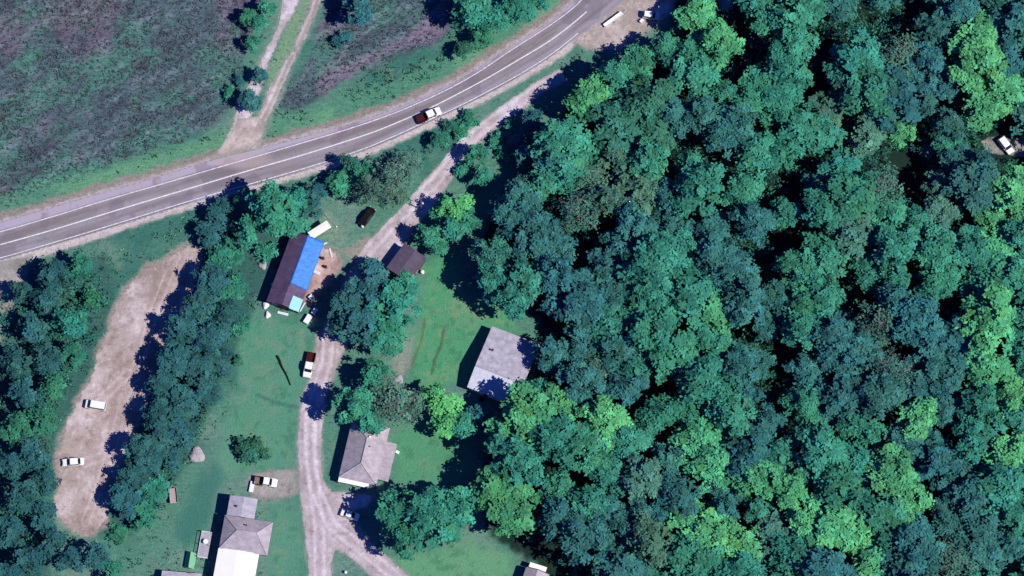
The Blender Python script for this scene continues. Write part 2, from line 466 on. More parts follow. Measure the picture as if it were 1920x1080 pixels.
def patch(name, poly, color, mat, z=0.004, step=0.2, nz=8, extra=None, grow=0):
    P = np.array([[*px2w(*q)[:2]] for q in poly])
    x = np.arange(P[:, 0].min() - 1.5, P[:, 0].max() + 1.5, step); y = np.arange(P[:, 1].min() - 1.5, P[:, 1].max() + 1.5, step)
    x = x[(x > -128) & (x < 128)]; y = y[(y > -80) & (y < 80)]
    X, Y = np.meshgrid(x, y, indexing='ij'); A, B = w2px(X, Y, 0)
    s = sdf(poly, A, B) + grow + (fbm(X, Y, 2.2, 301) - .5) * nz + (fbm(X, Y, .6, 311, 3) - .5) * nz * .9
    ok = s > 0
    c = ok[:-1, :-1] & ok[1:, :-1] & ok[1:, 1:] & ok[:-1, 1:]
    id_ = np.arange(X.size).reshape(X.shape)
    F = np.stack([id_[:-1, :-1][c], id_[1:, :-1][c], id_[1:, 1:][c], id_[:-1, 1:][c]], -1)
    used = np.unique(F); mp = np.zeros(X.size, int); mp[used] = np.arange(len(used))
    Cc = color(X, Y, A, B)
    if extra is not None: Cc = extra(Cc, X, Y, A, B)
    sp = fbm(X, Y, .55, 351, 3); st_ = fbm(X, Y, 1.6, 361, 4)
    Cc = Cc * (1.08 + .26 * (sm(sp, .62, .8) - sm(sp, .36, .2)) - .16 * sm(st_, .6, .75) + .10 * sm(st_, .4, .28))[..., None]
    # thin edges take up the colour of the grass that creeps in
    e = np.clip(1 - s / 7.0, 0, 1) * .55
    Cc = Cc * (1 - e[..., None]) + ground_color(X, Y, A, B) * e[..., None]
    V = np.stack([X, Y, np.full(X.shape, z)], -1).reshape(-1, 3)[used]
    o = np_mesh(name, V, mp[F], mat, colors=Cc.reshape(-1, 3)[used])
    return tag(o, kind='structure')

M_DIRT = mat_attr('dirt', fine=0.2, fscale=3.4, bump=0.5, bscale=5)
M_ASPH = mat_attr('asphalt', fine=0.07, fscale=6.0, bump=0.08, bscale=20, rough=0.9)
PINK = path_color(((180, 160, 152), (150, 132, 120), (204, 188, 184)))
PINK_LOT = path_color(((168, 152, 146), (140, 124, 114), (194, 180, 178)))
PALE = path_color(((184, 170, 172), (158, 144, 142), (206, 196, 202)))
SAND = path_color(((178, 164, 158), (150, 138, 128), (206, 196, 192)))
GREY = path_color(((150, 144, 138), (124, 128, 116), (178, 168, 168)))

def ruts(lines, gap=8.5, wid=3.0, dark=(150, 136, 132), light=(212, 202, 208)):
    def f(C, X, Y, A, B):
        nn = fbm(X, Y, 3, 411)
        for ln in lines:
            d, _ = pdist(ln, A, B)
            t = np.exp(-((d - gap) / wid) ** 2) * (.2 + nn) * .55
            m = np.clip(t, 0, 1)[..., None]; C = C * (1 - m) + np.array(lin(light)) * m
            t = (np.exp(-(d / 3.0) ** 2) + np.exp(-((d - gap - 6) / 2.4) ** 2)) * (1.2 - nn) * .45
            m = np.clip(t, 0, .8)[..., None]; C = C * (1 - m) + np.array(lin(dark)) * m
        return C
    return f
patch('dirt_lot', LOT_W, PINK_LOT, M_DIRT, nz=18, extra=ruts([[(330, 480), (290, 580), (270, 650), (235, 740), (215, 820), (190, 900), (160, 980)], [(240, 700), (200, 740), (180, 760)], [(200, 850), (160, 868)]], gap=7, wid=2.2, dark=(164, 140, 134), light=(206, 188, 188)))
patch('gravel_drive', DRIVE, PALE, M_DIRT, z=0.008, nz=6, extra=ruts([[(620, 600), (612, 680), (592, 740), (582, 800), (580, 860), (590, 920), (598, 980), (600, 1100)], [(581, 780), (584, 860), (592, 920), (622, 985), (680, 1030), (740, 1080), (760, 1100)]]))
patch('gravel_drive', DRIVE_N, PALE, M_DIRT, z=0.012, nz=5, grow=3.5, extra=ruts([[(650, 520), (690, 470), (730, 425), (775, 380), (820, 335), (860, 280), (900, 245), (960, 200), (1020, 160)]]))
patch('gravel_drive', SPUR_W, GREY, M_DIRT, z=0.016, nz=9)
patch('gravel_yard', YARD_NE, SAND, M_DIRT, z=0.008, nz=9)
patch('dirt_track', TRACK_A, PALE, M_DIRT, z=0.004, nz=7)
patch('dirt_track', TRACK_B, SAND, M_DIRT, z=0.008, nz=7, extra=ruts([[(603, -30), (590, 20), (565, 75), (540, 120), (515, 180), (490, 230), (470, 280)]], gap=5, wid=2, dark=(120, 104, 106)))
patch('dirt_junction', JUNCTION, path_color(((164, 148, 140), (144, 132, 120), (192, 178, 172))), M_DIRT, z=0.012, nz=6)
patch('dirt_track', TRACK_L, GREY, M_DIRT, nz=9)
patch('dirt_yard', YARD_B, path_color(((176, 150, 142), (140, 108, 100), (206, 190, 186))), M_DIRT, nz=12)
patch('dirt_clearing', CLEAR_E, GREY, M_DIRT, nz=9)
patch('dirt_clearing', CLEAR_F, GREY, M_DIRT, nz=9)
patch('dirt_clearing', CLEAR_N, GREY, M_DIRT, nz=9)

# ---------------------------------------------------------------- highway
def resample(line, n):
    P = [px2w(*p) for p in line]
    pts = []
    for i in range(len(P) - 1):
        p0 = P[max(i - 1, 0)]; p1 = P[i]; p2 = P[i + 1]; p3 = P[min(i + 2, len(P) - 1)]
        for k in range(12):
            t = k / 12
            pts.append(0.5 * ((2 * p1) + (p2 - p0) * t + (2 * p0 - 5 * p1 + 4 * p2 - p3) * t * t + (3 * p1 - p0 - 3 * p2 + p3) * t ** 3))
    pts.append(P[-1])
    # light smoothing
    for _ in range(25):
        q = pts[:]
        for i in range(1, len(pts) - 1): q[i] = (pts[i - 1] + pts[i] * 2 + pts[i + 1]) / 4
        pts = q
    L = [0]
    for i in range(1, len(pts)): L.append(L[-1] + (pts[i] - pts[i - 1]).length)
    xs = np.linspace(0, L[-1], n)
    return np.stack([np.interp(xs, L, [p[k] for p in pts]) for k in range(2)], -1)
NA, NC = 700, 50
a_ = resample(E_NORTH, NA); b_ = resample(E_SOUTH, NA)
u = np.linspace(0, 1, NC)[None, :, None]
V = a_[:, None, :] * (1 - u) + b_[:, None, :] * u
X, Y = V[..., 0], V[..., 1]
crown = 0.045 * (1 - (2 * u[..., 0] - 1) ** 2) + 0 * X
lc = fbm(X, Y, 8, 501); lf = fbm(X, Y, 1.0, 511)
uu = np.broadcast_to(u[..., 0], X.shape)
A, B = w2px(X, Y, 0)
dn, sn = pdist(L_NORTH, A, B); dm, sm_ = pdist(L_MID, A, B); ds, _ = pdist(L_SOUTH, A, B)
along = fbm(np.broadcast_to(np.linspace(0, 260, NA)[:, None], X.shape), uu * 7, 1.0, 521, 3, sx=22)
def mixc(C, c, m):
    m = np.clip(m, 0, 1)[..., None]
    return C * (1 - m) + np.array(lin(c)) * m
C = np.empty(X.shape + (3,)); C[...] = lin((134, 128, 130))
C = mixc(C, (144, 138, 146), sm(along, .45, .7) * .9)
C = mixc(C, (122, 110, 112), sm(along, .5, .3) * .8)
C = mixc(C, (150, 140, 150), sm(lc, .5, .75) * .5)
C = mixc(C, (98, 88, 94), sm(lf, .68, .85) * .5)
mid_l = sm(np.abs(dn - 10), 4.5, 1) * (sn > 0); C = mixc(C, (120, 112, 108), mid_l * .5)
mid_r = sm(np.abs(dm - 12), 5, 1) * (sm_ > 0); C = mixc(C, (122, 110, 114), mid_r * .5)
C = mixc(C, (164, 154, 168), (sn < 0) * sm(dn, 2, 4))
ck = fbm(X, Y, 3.0, 541, 5)
C = mixc(C, (92, 82, 88), sm(np.abs(ck - .5), .012, .003) * .35)      # cracks
C = mixc(C, (112, 104, 112), sm(fbm(X, Y, 5, 551, 2), .66, .70) * .5)   # repairs
C = mixc(C, (168, 152, 148), (sn < 0) * sm(lf, .5, .8) * .7)
C = mixc(C, (170, 154, 150), sm(np.hypot((A - 450) / 70, (B - 298) / 22), 1.1, .5) * .6)
C = C * 1.10
id_ = np.arange(NA * NC).reshape(NA, NC)
F = np.stack([id_[:-1, :-1], id_[:-1, 1:], id_[1:, 1:], id_[1:, :-1]], -1).reshape(-1, 4)
rd = np_mesh('highway', np.stack([X, Y, crown + 0.02], -1).reshape(-1, 3), F, M_ASPH, colors=C.reshape(-1, 3), smooth=True)
tag(rd, kind='structure')

def wear_mat(name, rgb, keepv=0.5):
    m = mat_new(name, rgb, rough=0.7, var=0.35, scale=1.6)
    return m
M_WHITE_LINE = mat_new('white_road_paint', lin((228, 224, 236)), rough=0.7, var=0.35, scale=2.5, dirt=lin((160, 150, 158)))
M_YEL_LINE = mat_new('pale_road_paint', lin((240, 236, 234)), rough=0.7, var=0.2, scale=2.5, dirt=lin((186, 178, 180)))
def stripe(line, wid, mat, name='road_marking'):
    p = resample(line, 300)
    t = np.gradient(p, axis=0); t /= np.linalg.norm(t, axis=1)[:, None]
    nrm = np.stack([-t[:, 1], t[:, 0]], -1)
    L = p + nrm * wid / 2; Rr = p - nrm * wid / 2
    V = np.concatenate([np.c_[L, np.full(300, .0)], np.c_[Rr, np.full(300, .0)]])
    # height of the cambered road under each point
    for i in range(len(V)):
        k = i % 300
        q = np.array([V[i, 0], V[i, 1]])
        ia = np.argmin(((a_ - q) ** 2).sum(1)); da = np.linalg.norm(a_[ia] - q)
        ib = np.argmin(((b_ - q) ** 2).sum(1)); db = np.linalg.norm(b_[ib] - q)
        f = da / (da + db + 1e-6)
        V[i, 2] = 0.02 + 0.045 * (1 - (2 * f - 1) ** 2) + 0.008
    i = np.arange(299)
    F = np.stack([i, i + 1, i + 301, i + 300], -1)
    return tag(np_mesh(name, V, F, mat, colors=np.ones((600, 3))), kind='structure')
stripe(L_NORTH, 0.24, M_WHITE_LINE)
stripe(L_MID, 0.26, M_YEL_LINE)
stripe(L_SOUTH, 0.22, M_WHITE_LINE)

# ---------------------------------------------------------------- vegetation
def leaf_mat(name, fine=0.25):
    m = bpy.data.materials.new(name); m.use_nodes = True
    n = m.node_tree.nodes; l = m.node_tree.links
    b = n['Principled BSDF']
    b.inputs['Roughness'].default_value = 0.75
    b.inputs['Specular IOR Level'].default_value = 0.12
    oi = n.new('ShaderNodeObjectInfo')
    at = n.new('ShaderNodeAttribute'); at.attribute_name = 'tint'
    mu = n.new('ShaderNodeVectorMath'); mu.operation = 'MULTIPLY'
    l.new(oi.outputs['Color'], mu.inputs[0]); l.new(at.outputs['Color'], mu.inputs[1])
    l.new(mu.outputs[0], b.inputs['Base Color'])
    return m
M_LEAF = leaf_mat('leaves')
M_BARK = mat_new('bark', lin((120, 112, 108)), rough=0.95, var=0.4, scale=5, bump=0.5)
M_BARK_PALE = mat_new('pale_bark', lin((150, 142, 140)), rough=0.95, var=0.3, scale=5, bump=0.5)

def crown_mesh(name, seed, Rr, Hh, zc, nclump, nleaf, leaf, lobes=7, sparse=False, sig=0.38):
    rs = np.random.RandomState(seed)
    lobe = []
    n1 = int(lobes * 1.1)
    for i in range(n1):
        a = 2 * math.pi * (i + rs.uniform(-.4, .4)) / n1
        r = rs.uniform(.55, .80) * Rr
        lobe.append((r * math.cos(a), r * math.sin(a), zc + rs.uniform(-.45, .10) * Hh, rs.uniform(.24, .38) * Rr))
    for i in range(lobes // 2 + 1):
        a = 2 * math.pi * (i + rs.uniform(-.4, .4)) / (lobes // 2 + 1)
        r = rs.uniform(.18, .40) * Rr
        lobe.append((r * math.cos(a), r * math.sin(a), zc + rs.uniform(.05, .45) * Hh, rs.uniform(.24, .40) * Rr))
    V = []; C = []
    cents = []
    for k in range(nclump):
        lx, ly, lz, lr = lobe[rs.randint(len(lobe))]
        for _ in range(8):
            d = rs.normal(size=3); d /= np.linalg.norm(d)
            if d[2] > -0.35: break
        rad = lr * rs.uniform(.66, 1.16)
        c = np.array([lx, ly, lz]) + d * np.array([rad, rad, rad * .85])
        if sparse:
            c[:2] *= rs.uniform(.85, 1.15)
        tone = np.clip(rs.normal(1.0, .2), .55, 1.5)
        hue = rs.normal(0, .07)
        col = np.array([tone * (1 + hue), tone, tone * (1 - hue)])
        nl = max(5, int(nleaf * rs.uniform(.6, 1.4)))
        sg = sig * rs.uniform(.8, 1.35)
        cn_ = d * .55 + np.array([0, 0, .95]) + rs.normal(size=3) * .22
        cn_ /= np.linalg.norm(cn_)
        off = rs.normal(size=(nl, 3)) * sg
        off -= (off @ cn_)[:, None] * cn_ * .8
        pos = c + off
        nrm = cn_ + rs.normal(size=(nl, 3)) * .2
        nrm /= np.linalg.norm(nrm, axis=1)[:, None]
        t = np.cross(nrm, rs.normal(size=(nl, 3))); t /= np.linalg.norm(t, axis=1)[:, None]
        bt = np.cross(nrm, t)
        s = leaf * rs.uniform(.6, 1.35, size=(nl, 1))
        q = np.stack([pos - t * s, pos - bt * s * .6 - nrm * s * .12, pos + t * s, pos + bt * s * .6 - nrm * s * .12], 1)
        V.append(q.reshape(-1, 3))
        C.append(np.repeat(col[None] * rs.uniform(.92, 1.08, size=(nl, 1)), 4, 0))
        cents.append(c)
    V = np.concatenate(V); C = np.concatenate(C)
    F = np.arange(len(V)).reshape(-1, 4)
    me_o = np_mesh(name, V, F, M_LEAF, colors=C)
    me = me_o.data
    bpy.data.objects.remove(me_o)
    return me, lobe, cents

def trunk_mesh(name, seed, zc, Rr, lobe, mat, r0, twigs=0, cents=()):
    rs = random.Random(seed)
    m = MB()
    top = Vector((0, 0, zc))
    a = Vector((rs.uniform(-.2, .2), rs.uniform(-.2, .2), zc * .5))
    m.tube((0, 0, -.3), a, r0 * 1.25, r0 * .85, 8)
    m.tube(a, top, r0 * .85, r0 * .45, 8)
    for lx, ly, lz, lr in lobe:
        s = a.lerp(top, rs.uniform(.2, .8))
        e = Vector((lx, ly, lz + lr * .3))
        k = s.lerp(e, .5) + Vector((0, 0, -.2))
        m.tube(s, k, r0 * .42, r0 * .3, 6); m.tube(k, e, r0 * .3, r0 * .12, 6)
        for _ in range(twigs):
            d = Vector((rs.gauss(0, 1), rs.gauss(0, 1), rs.uniform(.0, .8))).normalized()
            m.tube(e, e + d * lr * rs.uniform(.8, 1.3), r0 * .12, r0 * .04, 4)
    for c in cents:
        if rs.random() < .35:
            e = Vector(c); L = min(lobe, key=lambda q: (Vector(q[:3]) - e).length)
            m.tube(Vector(L[:3]), e, r0 * .12, r0 * .04, 4)
    o = m.build(name, mat)
    me = o.data; bpy.data.objects.remove(o)
    return me

VAR = {'big': [], 'small': [], 'sparse': [], 'low': []}
for i in range(9):
    cm, lb, cc = crown_mesh('crown', 100 + i, 4.3, 3.4, 8.6, 112, 32, .31, lobes=6 + i % 4, sig=.38)
    VAR['big'].append((cm, trunk_mesh('trunk', i, 8.2, 4.3, lb, M_BARK, .26)))
for i in range(6):
    cm, lb, cc = crown_mesh('crown', 200 + i, 2.7, 2.1, 4.6, 56, 28, .26, lobes=5 + i % 3, sig=.34)
    VAR['small'].append((cm, trunk_mesh('trunk', i + 20, 4.3, 2.7, lb, M_BARK, .15)))
for i in range(4):
    cm, lb, cc = crown_mesh('crown', 300 + i, 4.2, 3.0, 7.0, 80, 15, .25, lobes=8, sparse=True, sig=.42)
    VAR['sparse'].append((cm, trunk_mesh('trunk', i + 40, 6.6, 4.2, lb, M_BARK_PALE, .24, twigs=7, cents=cc)))
for i in range(5):
    cm, lb, cc = crown_mesh('foliage', 400 + i, 1.5, 1.2, .95, 42, 16, .2, lobes=4, sig=.24)
    VAR['low'].append((cm, None))
RADIUS = {'big': 4.3, 'small': 2.7, 'sparse': 4.2, 'low': 1.5}
CZ = {'big': 9.6, 'small': 5.1, 'sparse': 7.6, 'low': 1.1}

# crown colours by kind: (leaf colour, word)
KCOL = {'T': ((54, 128, 100), 'teal'), 'S': ((50, 102, 100), 'slate blue'), 'G': ((88, 172, 104), 'bright green'),
        'O': ((78, 118, 98), 'olive grey'), 'D': ((52, 106, 84), 'dark green')}
KMUL = 1.15
RND = random.Random(7)
TREES = []    # (px, py, r_px, class, shape, area)
def plant(px, py, r, k, shape, area): TREES.append([px, py, r, k, shape, area])

# the wood on the right: trees one can pick out first
WOODS = 'woods'
for px, py, r, k in [
    (1120, 165, 30, 'G'), (1088, 190, 24, 'G'), (1312, 28, 34, 'G'), (1348, 78, 32, 'G'), (1640, 190, 28, 'G'), (1832, 112, 44, 'G'), (1852, 55, 38, 'G'),
    (1692, 246, 20, 'G'), (1848, 200, 34, 'G'), (1892, 165, 34, 'G'), (1912, 356, 36, 'G'), (1862, 400, 28, 'G'), (1872, 458, 34, 'G'),
    (1345, 584, 36, 'G'), (1862, 600, 48, 'G'), (1848, 690, 38, 'G'), (1890, 745, 32, 'G'), (1000, 775, 46, 'G'), (958, 806, 34, 'G'), (1052, 768, 36, 'G'),
    (1130, 782, 36, 'G'), (1172, 822, 32, 'T'), (1302, 822, 34, 'G'), (1334, 868, 36, 'G'), (1424, 892, 36, 'G'), (1480, 912, 28, 'G'), (1562, 972, 46, 'G'),
    (1512, 972, 28, 'G'), (1612, 986, 34, 'G'), (1674, 882, 36, 'G'), (1700, 934, 32, 'G'), (1690, 984, 30, 'G'), (1640, 1056, 34, 'G'), (1328, 1000, 38, 'G'),
    (1284, 964, 28, 'G'), (1392, 1026, 36, 'G'), (1904, 856, 38, 'G'), (1722, 780, 32, 'G'), (930, 918, 32, 'G'), (962, 954, 36, 'G'), (948, 892, 26, 'G'),
    (1200, 112, 26, 'T'), (1250, 92, 24, 'T'), (1285, 95, 28, 'T'), (1500, 612, 30, 'T'), (1345, 640, 26, 'T'), (1220, 620, 40, 'T'), (1150, 600, 34, 'T'),
    (1000, 448, 34, 'S'), (926, 478, 30, 'D'), (928, 524, 28, 'T'), (962, 556, 26, 'T'), (950, 404, 26, 'S'), (985, 352, 22, 'O'), (985, 520, 34, 'T'), (1085, 395, 34, 'O'), (1110, 340, 34, 'O'), (975, 372, 28, 'S'),
    (1040, 300, 26, 'S'), (1650, 350, 36, 'O'), (1600, 430, 34, 'O'), (1690, 100, 34, 'O'), (1805, 140, 26, 'O'), (1215, 1010, 36, 'O'), (1205, 890, 34, 'O'),
    (1450, 1005, 34, 'O'), (1780, 1050, 34, 'O'), (1655, 600, 36, 'O'), (1665, 690, 34, 'O'), (1120, 690, 26, 'O')]:
    shape = 'sparse' if (k == 'O' and (px < 1130 or px > 1640)) else 'big'
    plant(px, py, r, k, shape, WOODS)
plant(1034, 660, 24, 'S', 'big', WOODS); plant(1794, 296, 28, 'S', 'big', WOODS); plant(1836, 308, 20, 'S', 'big', WOODS); plant(1776, 262, 20, 'T', 'big', WOODS); plant(1004, 738, 24, 'T', 'big', WOODS)
SEEDS = [(1200, 200, 'D'), (1100, 260, 'T'), (1180, 330, 'O'), (1230, 420, 'S'), (1330, 330, 'T'), (1330, 240, 'S'), (1420, 300, 'T'), (1420, 200, 'T'), (1500, 250, 'T'),
    (1480, 330, 'S'), (1560, 330, 'T'), (1560, 200, 'O'), (1650, 60, 'S'), (1720, 150, 'S'), (1760, 200, 'S'), (1460, 60, 'T'), (1400, 120, 'T'), (1530, 40, 'T'),
    (1250, 520, 'T'), (1130, 500, 'S'), (1050, 480, 'S'), (1080, 560, 'S'), (1200, 620, 'T'), (1100, 650, 'S'), (1050, 680, 'S'), (1150, 700, 'S'), (1250, 680, 'T'),
    (1300, 700, 'T'), (1350, 740, 'T'), (1420, 480, 'S'), (1400, 540, 'S'), (1480, 450, 'T'), (1520, 560, 'T'), (1560, 660, 'S'), (1680, 700, 'S'), (1600, 740, 'S'),
    (1500, 780, 'T'), (1440, 720, 'S'), (1400, 800, 'S'), (1620, 790, 'T'), (1750, 650, 'S'), (1760, 750, 'S'), (1800, 550, 'T'), (1750, 480, 'T'), (1700, 400, 'T'),
    (1780, 400, 'O'), (1820, 340, 'S'), (1870, 530, 'T'), (1750, 900, 'S'), (1780, 850, 'S'), (1830, 930, 'S'), (1870, 1000, 'S'), (1900, 930, 'T'), (1100, 900, 'T'),
    (1150, 950, 'S'), (1230, 930, 'S'), (1250, 1050, 'T'), (1150, 1050, 'S'), (1050, 1000, 'S'), (1080, 1060, 'S'), (1500, 1050, 'S'), (1450, 1060, 'T'), (1560, 1050, 'S'),
    (1900, 1060, 'T'), (1380, 60, 'T'), (1060, 840, 'T'), (1250, 780, 'T'), (1550, 860, 'T'), (1600, 880, 'T'), (1850, 800, 'T'), (1220, 270, 'T'), (1150, 130, 'T'), (1600, 120, 'T')]
GAPS = [(1232, 42, 24), (1165, 68, 26), (1262, 24, 22), (1378, 58, 20), (1372, 0, 20), (1618, 14, 14), (1722, 18, 15), (1712, 78, 16), (1545, 92, 14), (1526, 168, 18), (1722, 226, 15), (1712, 336, 30),
    (1690, 305, 16), (1884, 274, 28), (1935, 288, 24), (1742, 285, 8), (1476, 442, 20), (1482, 628, 20), (1462, 664, 20), (1600, 486, 10), (1815, 505, 12), (1742, 962, 14), (1742, 905, 10), (940, 322, 24),
    (978, 300, 18), (1000, 600, 22), (1012, 645, 12), (1238, 712, 14), (1212, 742, 12), (1064, 872, 14), (1024, 1040, 24), (1030, 1080, 20), (1370, 880, 10), (1390, 935, 12), (1640, 560, 10), (1700, 660, 12), (1880, 820, 8), (1085, 105, 14)]
FP = [(x, y) for x, y in FOREST]
def inside(poly, x, y):
    return float(sdf(poly, np.array([x * 1.0]), np.array([y * 1.0]))[0])
FX0 = [(1285, -40), (1262, 60), (1195, 118), (1125, 150), (1085, 200), (1060, 255), (1015, 300), (965, 345), (928, 405), (912, 450), (908, 520), (950, 572), (1040, 590), (1045, 680), (1005, 730), (950, 785), (930, 850), (935, 930), (945, 985), (1050, 1040), (1055, 1125), (1985, 1125), (1985, -40)]
gx_, gy_ = np.meshgrid(np.arange(900, 1985, 9.0), np.arange(-35, 1125, 9.0), indexing='ij')
free = sdf(FX0, gx_, gy_) > 0
for ax, ay, ar_ in GAPS: free &= (gx_ - ax) ** 2 + (gy_ - ay) ** 2 > (ar_ + 20) ** 2
for t in TREES: free &= (gx_ - t[0]) ** 2 + (gy_ - t[1]) ** 2 > (t[2] * 1.2) ** 2
while free.any() and len(TREES) < 325:
    ii = np.argwhere(free); a, b = ii[RND.randrange(len(ii))]
    x = gx_[a, b] + RND.uniform(-4, 4); y = gy_[a, b] + RND.uniform(-4, 4)
    gm = min(math.hypot(x - q[0], y - q[1]) - q[2] for q in GAPS)
    r = min(RND.choice([20, 24, 28, 31, 36, 42]), max(20, gm))
    k = min(SEEDS, key=lambda s: (s[0] - x + RND.uniform(-25, 25)) ** 2 + (s[1] - y + RND.uniform(-25, 25)) ** 2)[2]
    plant(x, y, r, k, 'big', WOODS)
    free &= (gx_ - x) ** 2 + (gy_ - y) ** 2 > (r * 1.12) ** 2
print('free cells left', int(free.sum()), len(TREES))

AREAS = {}
def area(name, lst, shape='big'):
    for t in lst:
        plant(t[0], t[1], t[2], t[3], t[4] if len(t) > 4 else shape, name)
area('in the belt right of the dirt lot', [(420, 398, 24, 'S', 'small'), (398, 438, 22, 'S', 'small'), (430, 478, 26, 'T', 'small'), (402, 520, 26, 'S', 'big'), (440, 540, 24, 'T', 'small'), (382, 566, 26, 'S'), (430, 590, 26, 'S'),
    (352, 612, 26, 'S'), (398, 632, 28, 'S'), (452, 610, 20, 'T', 'small'), (330, 668, 30, 'S'), (378, 690, 30, 'S'), (420, 672, 22, 'S', 'small'), (312, 724, 26, 'S'), (352, 750, 30, 'S'), (398, 735, 22, 'S', 'small'), (300, 782, 28, 'S'),
    (342, 812, 26, 'S', 'small'), (272, 840, 26, 'S'), (312, 858, 26, 'S', 'small'), (262, 892, 26, 'S'), (296, 912, 22, 'T', 'small'), (238, 938, 26, 'S'), (272, 962, 24, 'T', 'small'), (228, 1000, 16, 'T', 'low')])
area('left of the dirt lot', [(42, 548, 18, 'S', 'small'), (100, 512, 24, 'S', 'small'), (148, 502, 22, 'T', 'small'), (84, 560, 22, 'S', 'small'), (60, 612, 24, 'S', 'small'), (128, 604, 28, 'T', 'small'), (170, 560, 18, 'T', 'low'), (28, 676, 26, 'S', 'small'),
    (84, 672, 24, 'S', 'small'), (134, 662, 20, 'T', 'small'), (44, 736, 24, 'S', 'small'), (98, 722, 22, 'T', 'small'), (28, 800, 26, 'T', 'small'), (80, 782, 24, 'T', 'small'), (58, 850, 24, 'S', 'small'), (20, 872, 24, 'S', 'small'), (84, 902, 22, 'S', 'small'), (36, 930, 26, 'S', 'small'),
    (78, 962, 24, 'S', 'small'), (18, 996, 26, 'S', 'small'), (96, 1012, 24, 'S', 'small'), (52, 1050, 26, 'S', 'small'), (134, 1048, 22, 'S', 'small'), (178, 1040, 22, 'S', 'small'), (210, 1068, 18, 'T', 'small'), (10, 1075, 22, 'S', 'small')])
area('between highway and blue roofed house', [(506, 388, 40, 'T'), (474, 424, 26, 'T', 'small'), (552, 372, 22, 'T', 'small'), (548, 418, 22, 'T', 'small'), (592, 362, 18, 'S', 'small'), (584, 396, 16, 'S', 'small'), (636, 342, 20, 'T', 'small'), (655, 306, 16, 'D', 'small'), (500, 470, 16, 'T', 'low'), (462, 372, 18, 'T', 'small')])
area('between highway and gravel drive', [(700, 352, 30, 'O', 'sparse'), (742, 326, 32, 'O', 'sparse'), (768, 302, 22, 'O', 'sparse'), (680, 364, 18, 'O', 'sparse'), (846, 238, 13, 'D', 'low'), (880, 222, 14, 'T', 'low'), (826, 262, 15, 'T', 'small'), (862, 246, 14, 'T', 'low'), (676, 322, 18, 'T', 'small'), (750, 368, 20, 'O', 'sparse')])
area('between upper gravel drive and woods', [(852, 386, 26, 'G', 'small'), (846, 424, 22, 'T', 'small'), (878, 408, 20, 'T', 'small'), (828, 398, 18, 'T', 'small'), (896, 286, 18, 'T', 'small'), (930, 262, 13, 'T', 'low'), (958, 240, 13, 'T', 'low'), (980, 262, 17, 'S', 'small'), (946, 286, 13, 'T', 'low'), (1002, 226, 20, 'S', 'small'), (870, 316, 15, 'T', 'low'), (822, 462, 15, 'T', 'small'), (988, 290, 20, 'S', 'small'), (802, 440, 20, 'T', 'small'), (905, 330, 16, 'T', 'small')])
area('over the drive beside the barn', [(652, 566, 32, 'S'), (692, 545, 38, 'S'), (742, 562, 38, 'T'), (676, 604, 34, 'S'), (722, 622, 34, 'T'), (640, 606, 26, 'S'), (764, 530, 20, 'T', 'small'), (700, 508, 22, 'S', 'small'), (745, 610, 22, 'T', 'small')])
area('between drive and wide pale roof', [(662, 752, 28, 'T'), (694, 782, 24, 'T', 'small'), (702, 700, 24, 'T', 'small'), (738, 752, 38, 'O', 'sparse'), (775, 762, 24, 'O', 'sparse'), (826, 748, 28, 'G', 'small'), (842, 790, 26, 'G', 'small'), (868, 796, 20, 'T', 'small'), (720, 710, 22, 'O', 'sparse'), (895, 782, 20, 'S', 'small')])
area('at the fork of the gravel drive', [(752, 962, 40, 'T'), (806, 962, 44, 'T'), (768, 1004, 30, 'T'), (852, 950, 34, 'T'), (846, 1004, 16, 'T', 'small')])
area('above the highway near the track', [(672, 18, 26, 'S', 'small'), (640, 70, 14, 'S', 'low'), (882, 18, 30, 'T', 'small'), (925, 30, 26, 'T', 'small'), (965, 14, 26, 'T', 'small'), (1002, 8, 22, 'T', 'small'), (905, 66, 18, 'T', 'small'), (872, 92, 16, 'D', 'small'), (474, 80, 13, 'T', 'small'), (486, 42, 14, 'T', 'small'), (488, 142, 13, 'S', 'small'), (468, 186, 18, 'S', 'small'), (430, 172, 10, 'T', 'low'), (448, 150, 10, 'S', 'low'), (465, 30, 14, 'T', 'small'), (500, 12, 14, 'T', 'small')])
area('on the lawn left of the gravel drive', [(456, 838, 17, 'D', 'low'), (482, 836, 16, 'D', 'low'), (468, 854, 16, 'D', 'low'), (494, 850, 11, 'D', 'low'), (446, 675, 8, 'D', 'low')])

ORD = ['first', 'second', 'third', 'fourth', 'fifth', 'sixth', 'seventh', 'eighth', 'ninth', 'tenth', 'eleventh', 'twelfth', 'thirteenth', 'fourteenth',
       'fifteenth', 'sixteenth', 'seventeenth', 'eighteenth', 'nineteenth', 'twentieth']
ORD += ['twenty-' + q for q in ORD[:9]] + ['thirtieth'] + ['thirty-' + q for q in ORD[:9]]
BAND = ['along the top edge', 'a tenth of the way down', 'a fifth of the way down', 'three tenths down', 'two fifths down', 'just above mid height',
        'just below mid height', 'six tenths down', 'seven tenths down', 'four fifths down', 'nine tenths down', 'along the bottom edge']
def kind_word(t):
    return {'big': 'tree', 'small': 'small tree', 'sparse': 'thin tree', 'low': 'shrub'}[t[4]]
groups = {}
for t in TREES:
    if t[5] == WOODS:
        b = int(min(11, max(0, (t[1] + 0) // 90)))
        t.append(b)
        groups.setdefault((b, t[3], t[4]), []).append(t)
    else:
        groups.setdefault((t[5], t[3], t[4]), []).append(t)
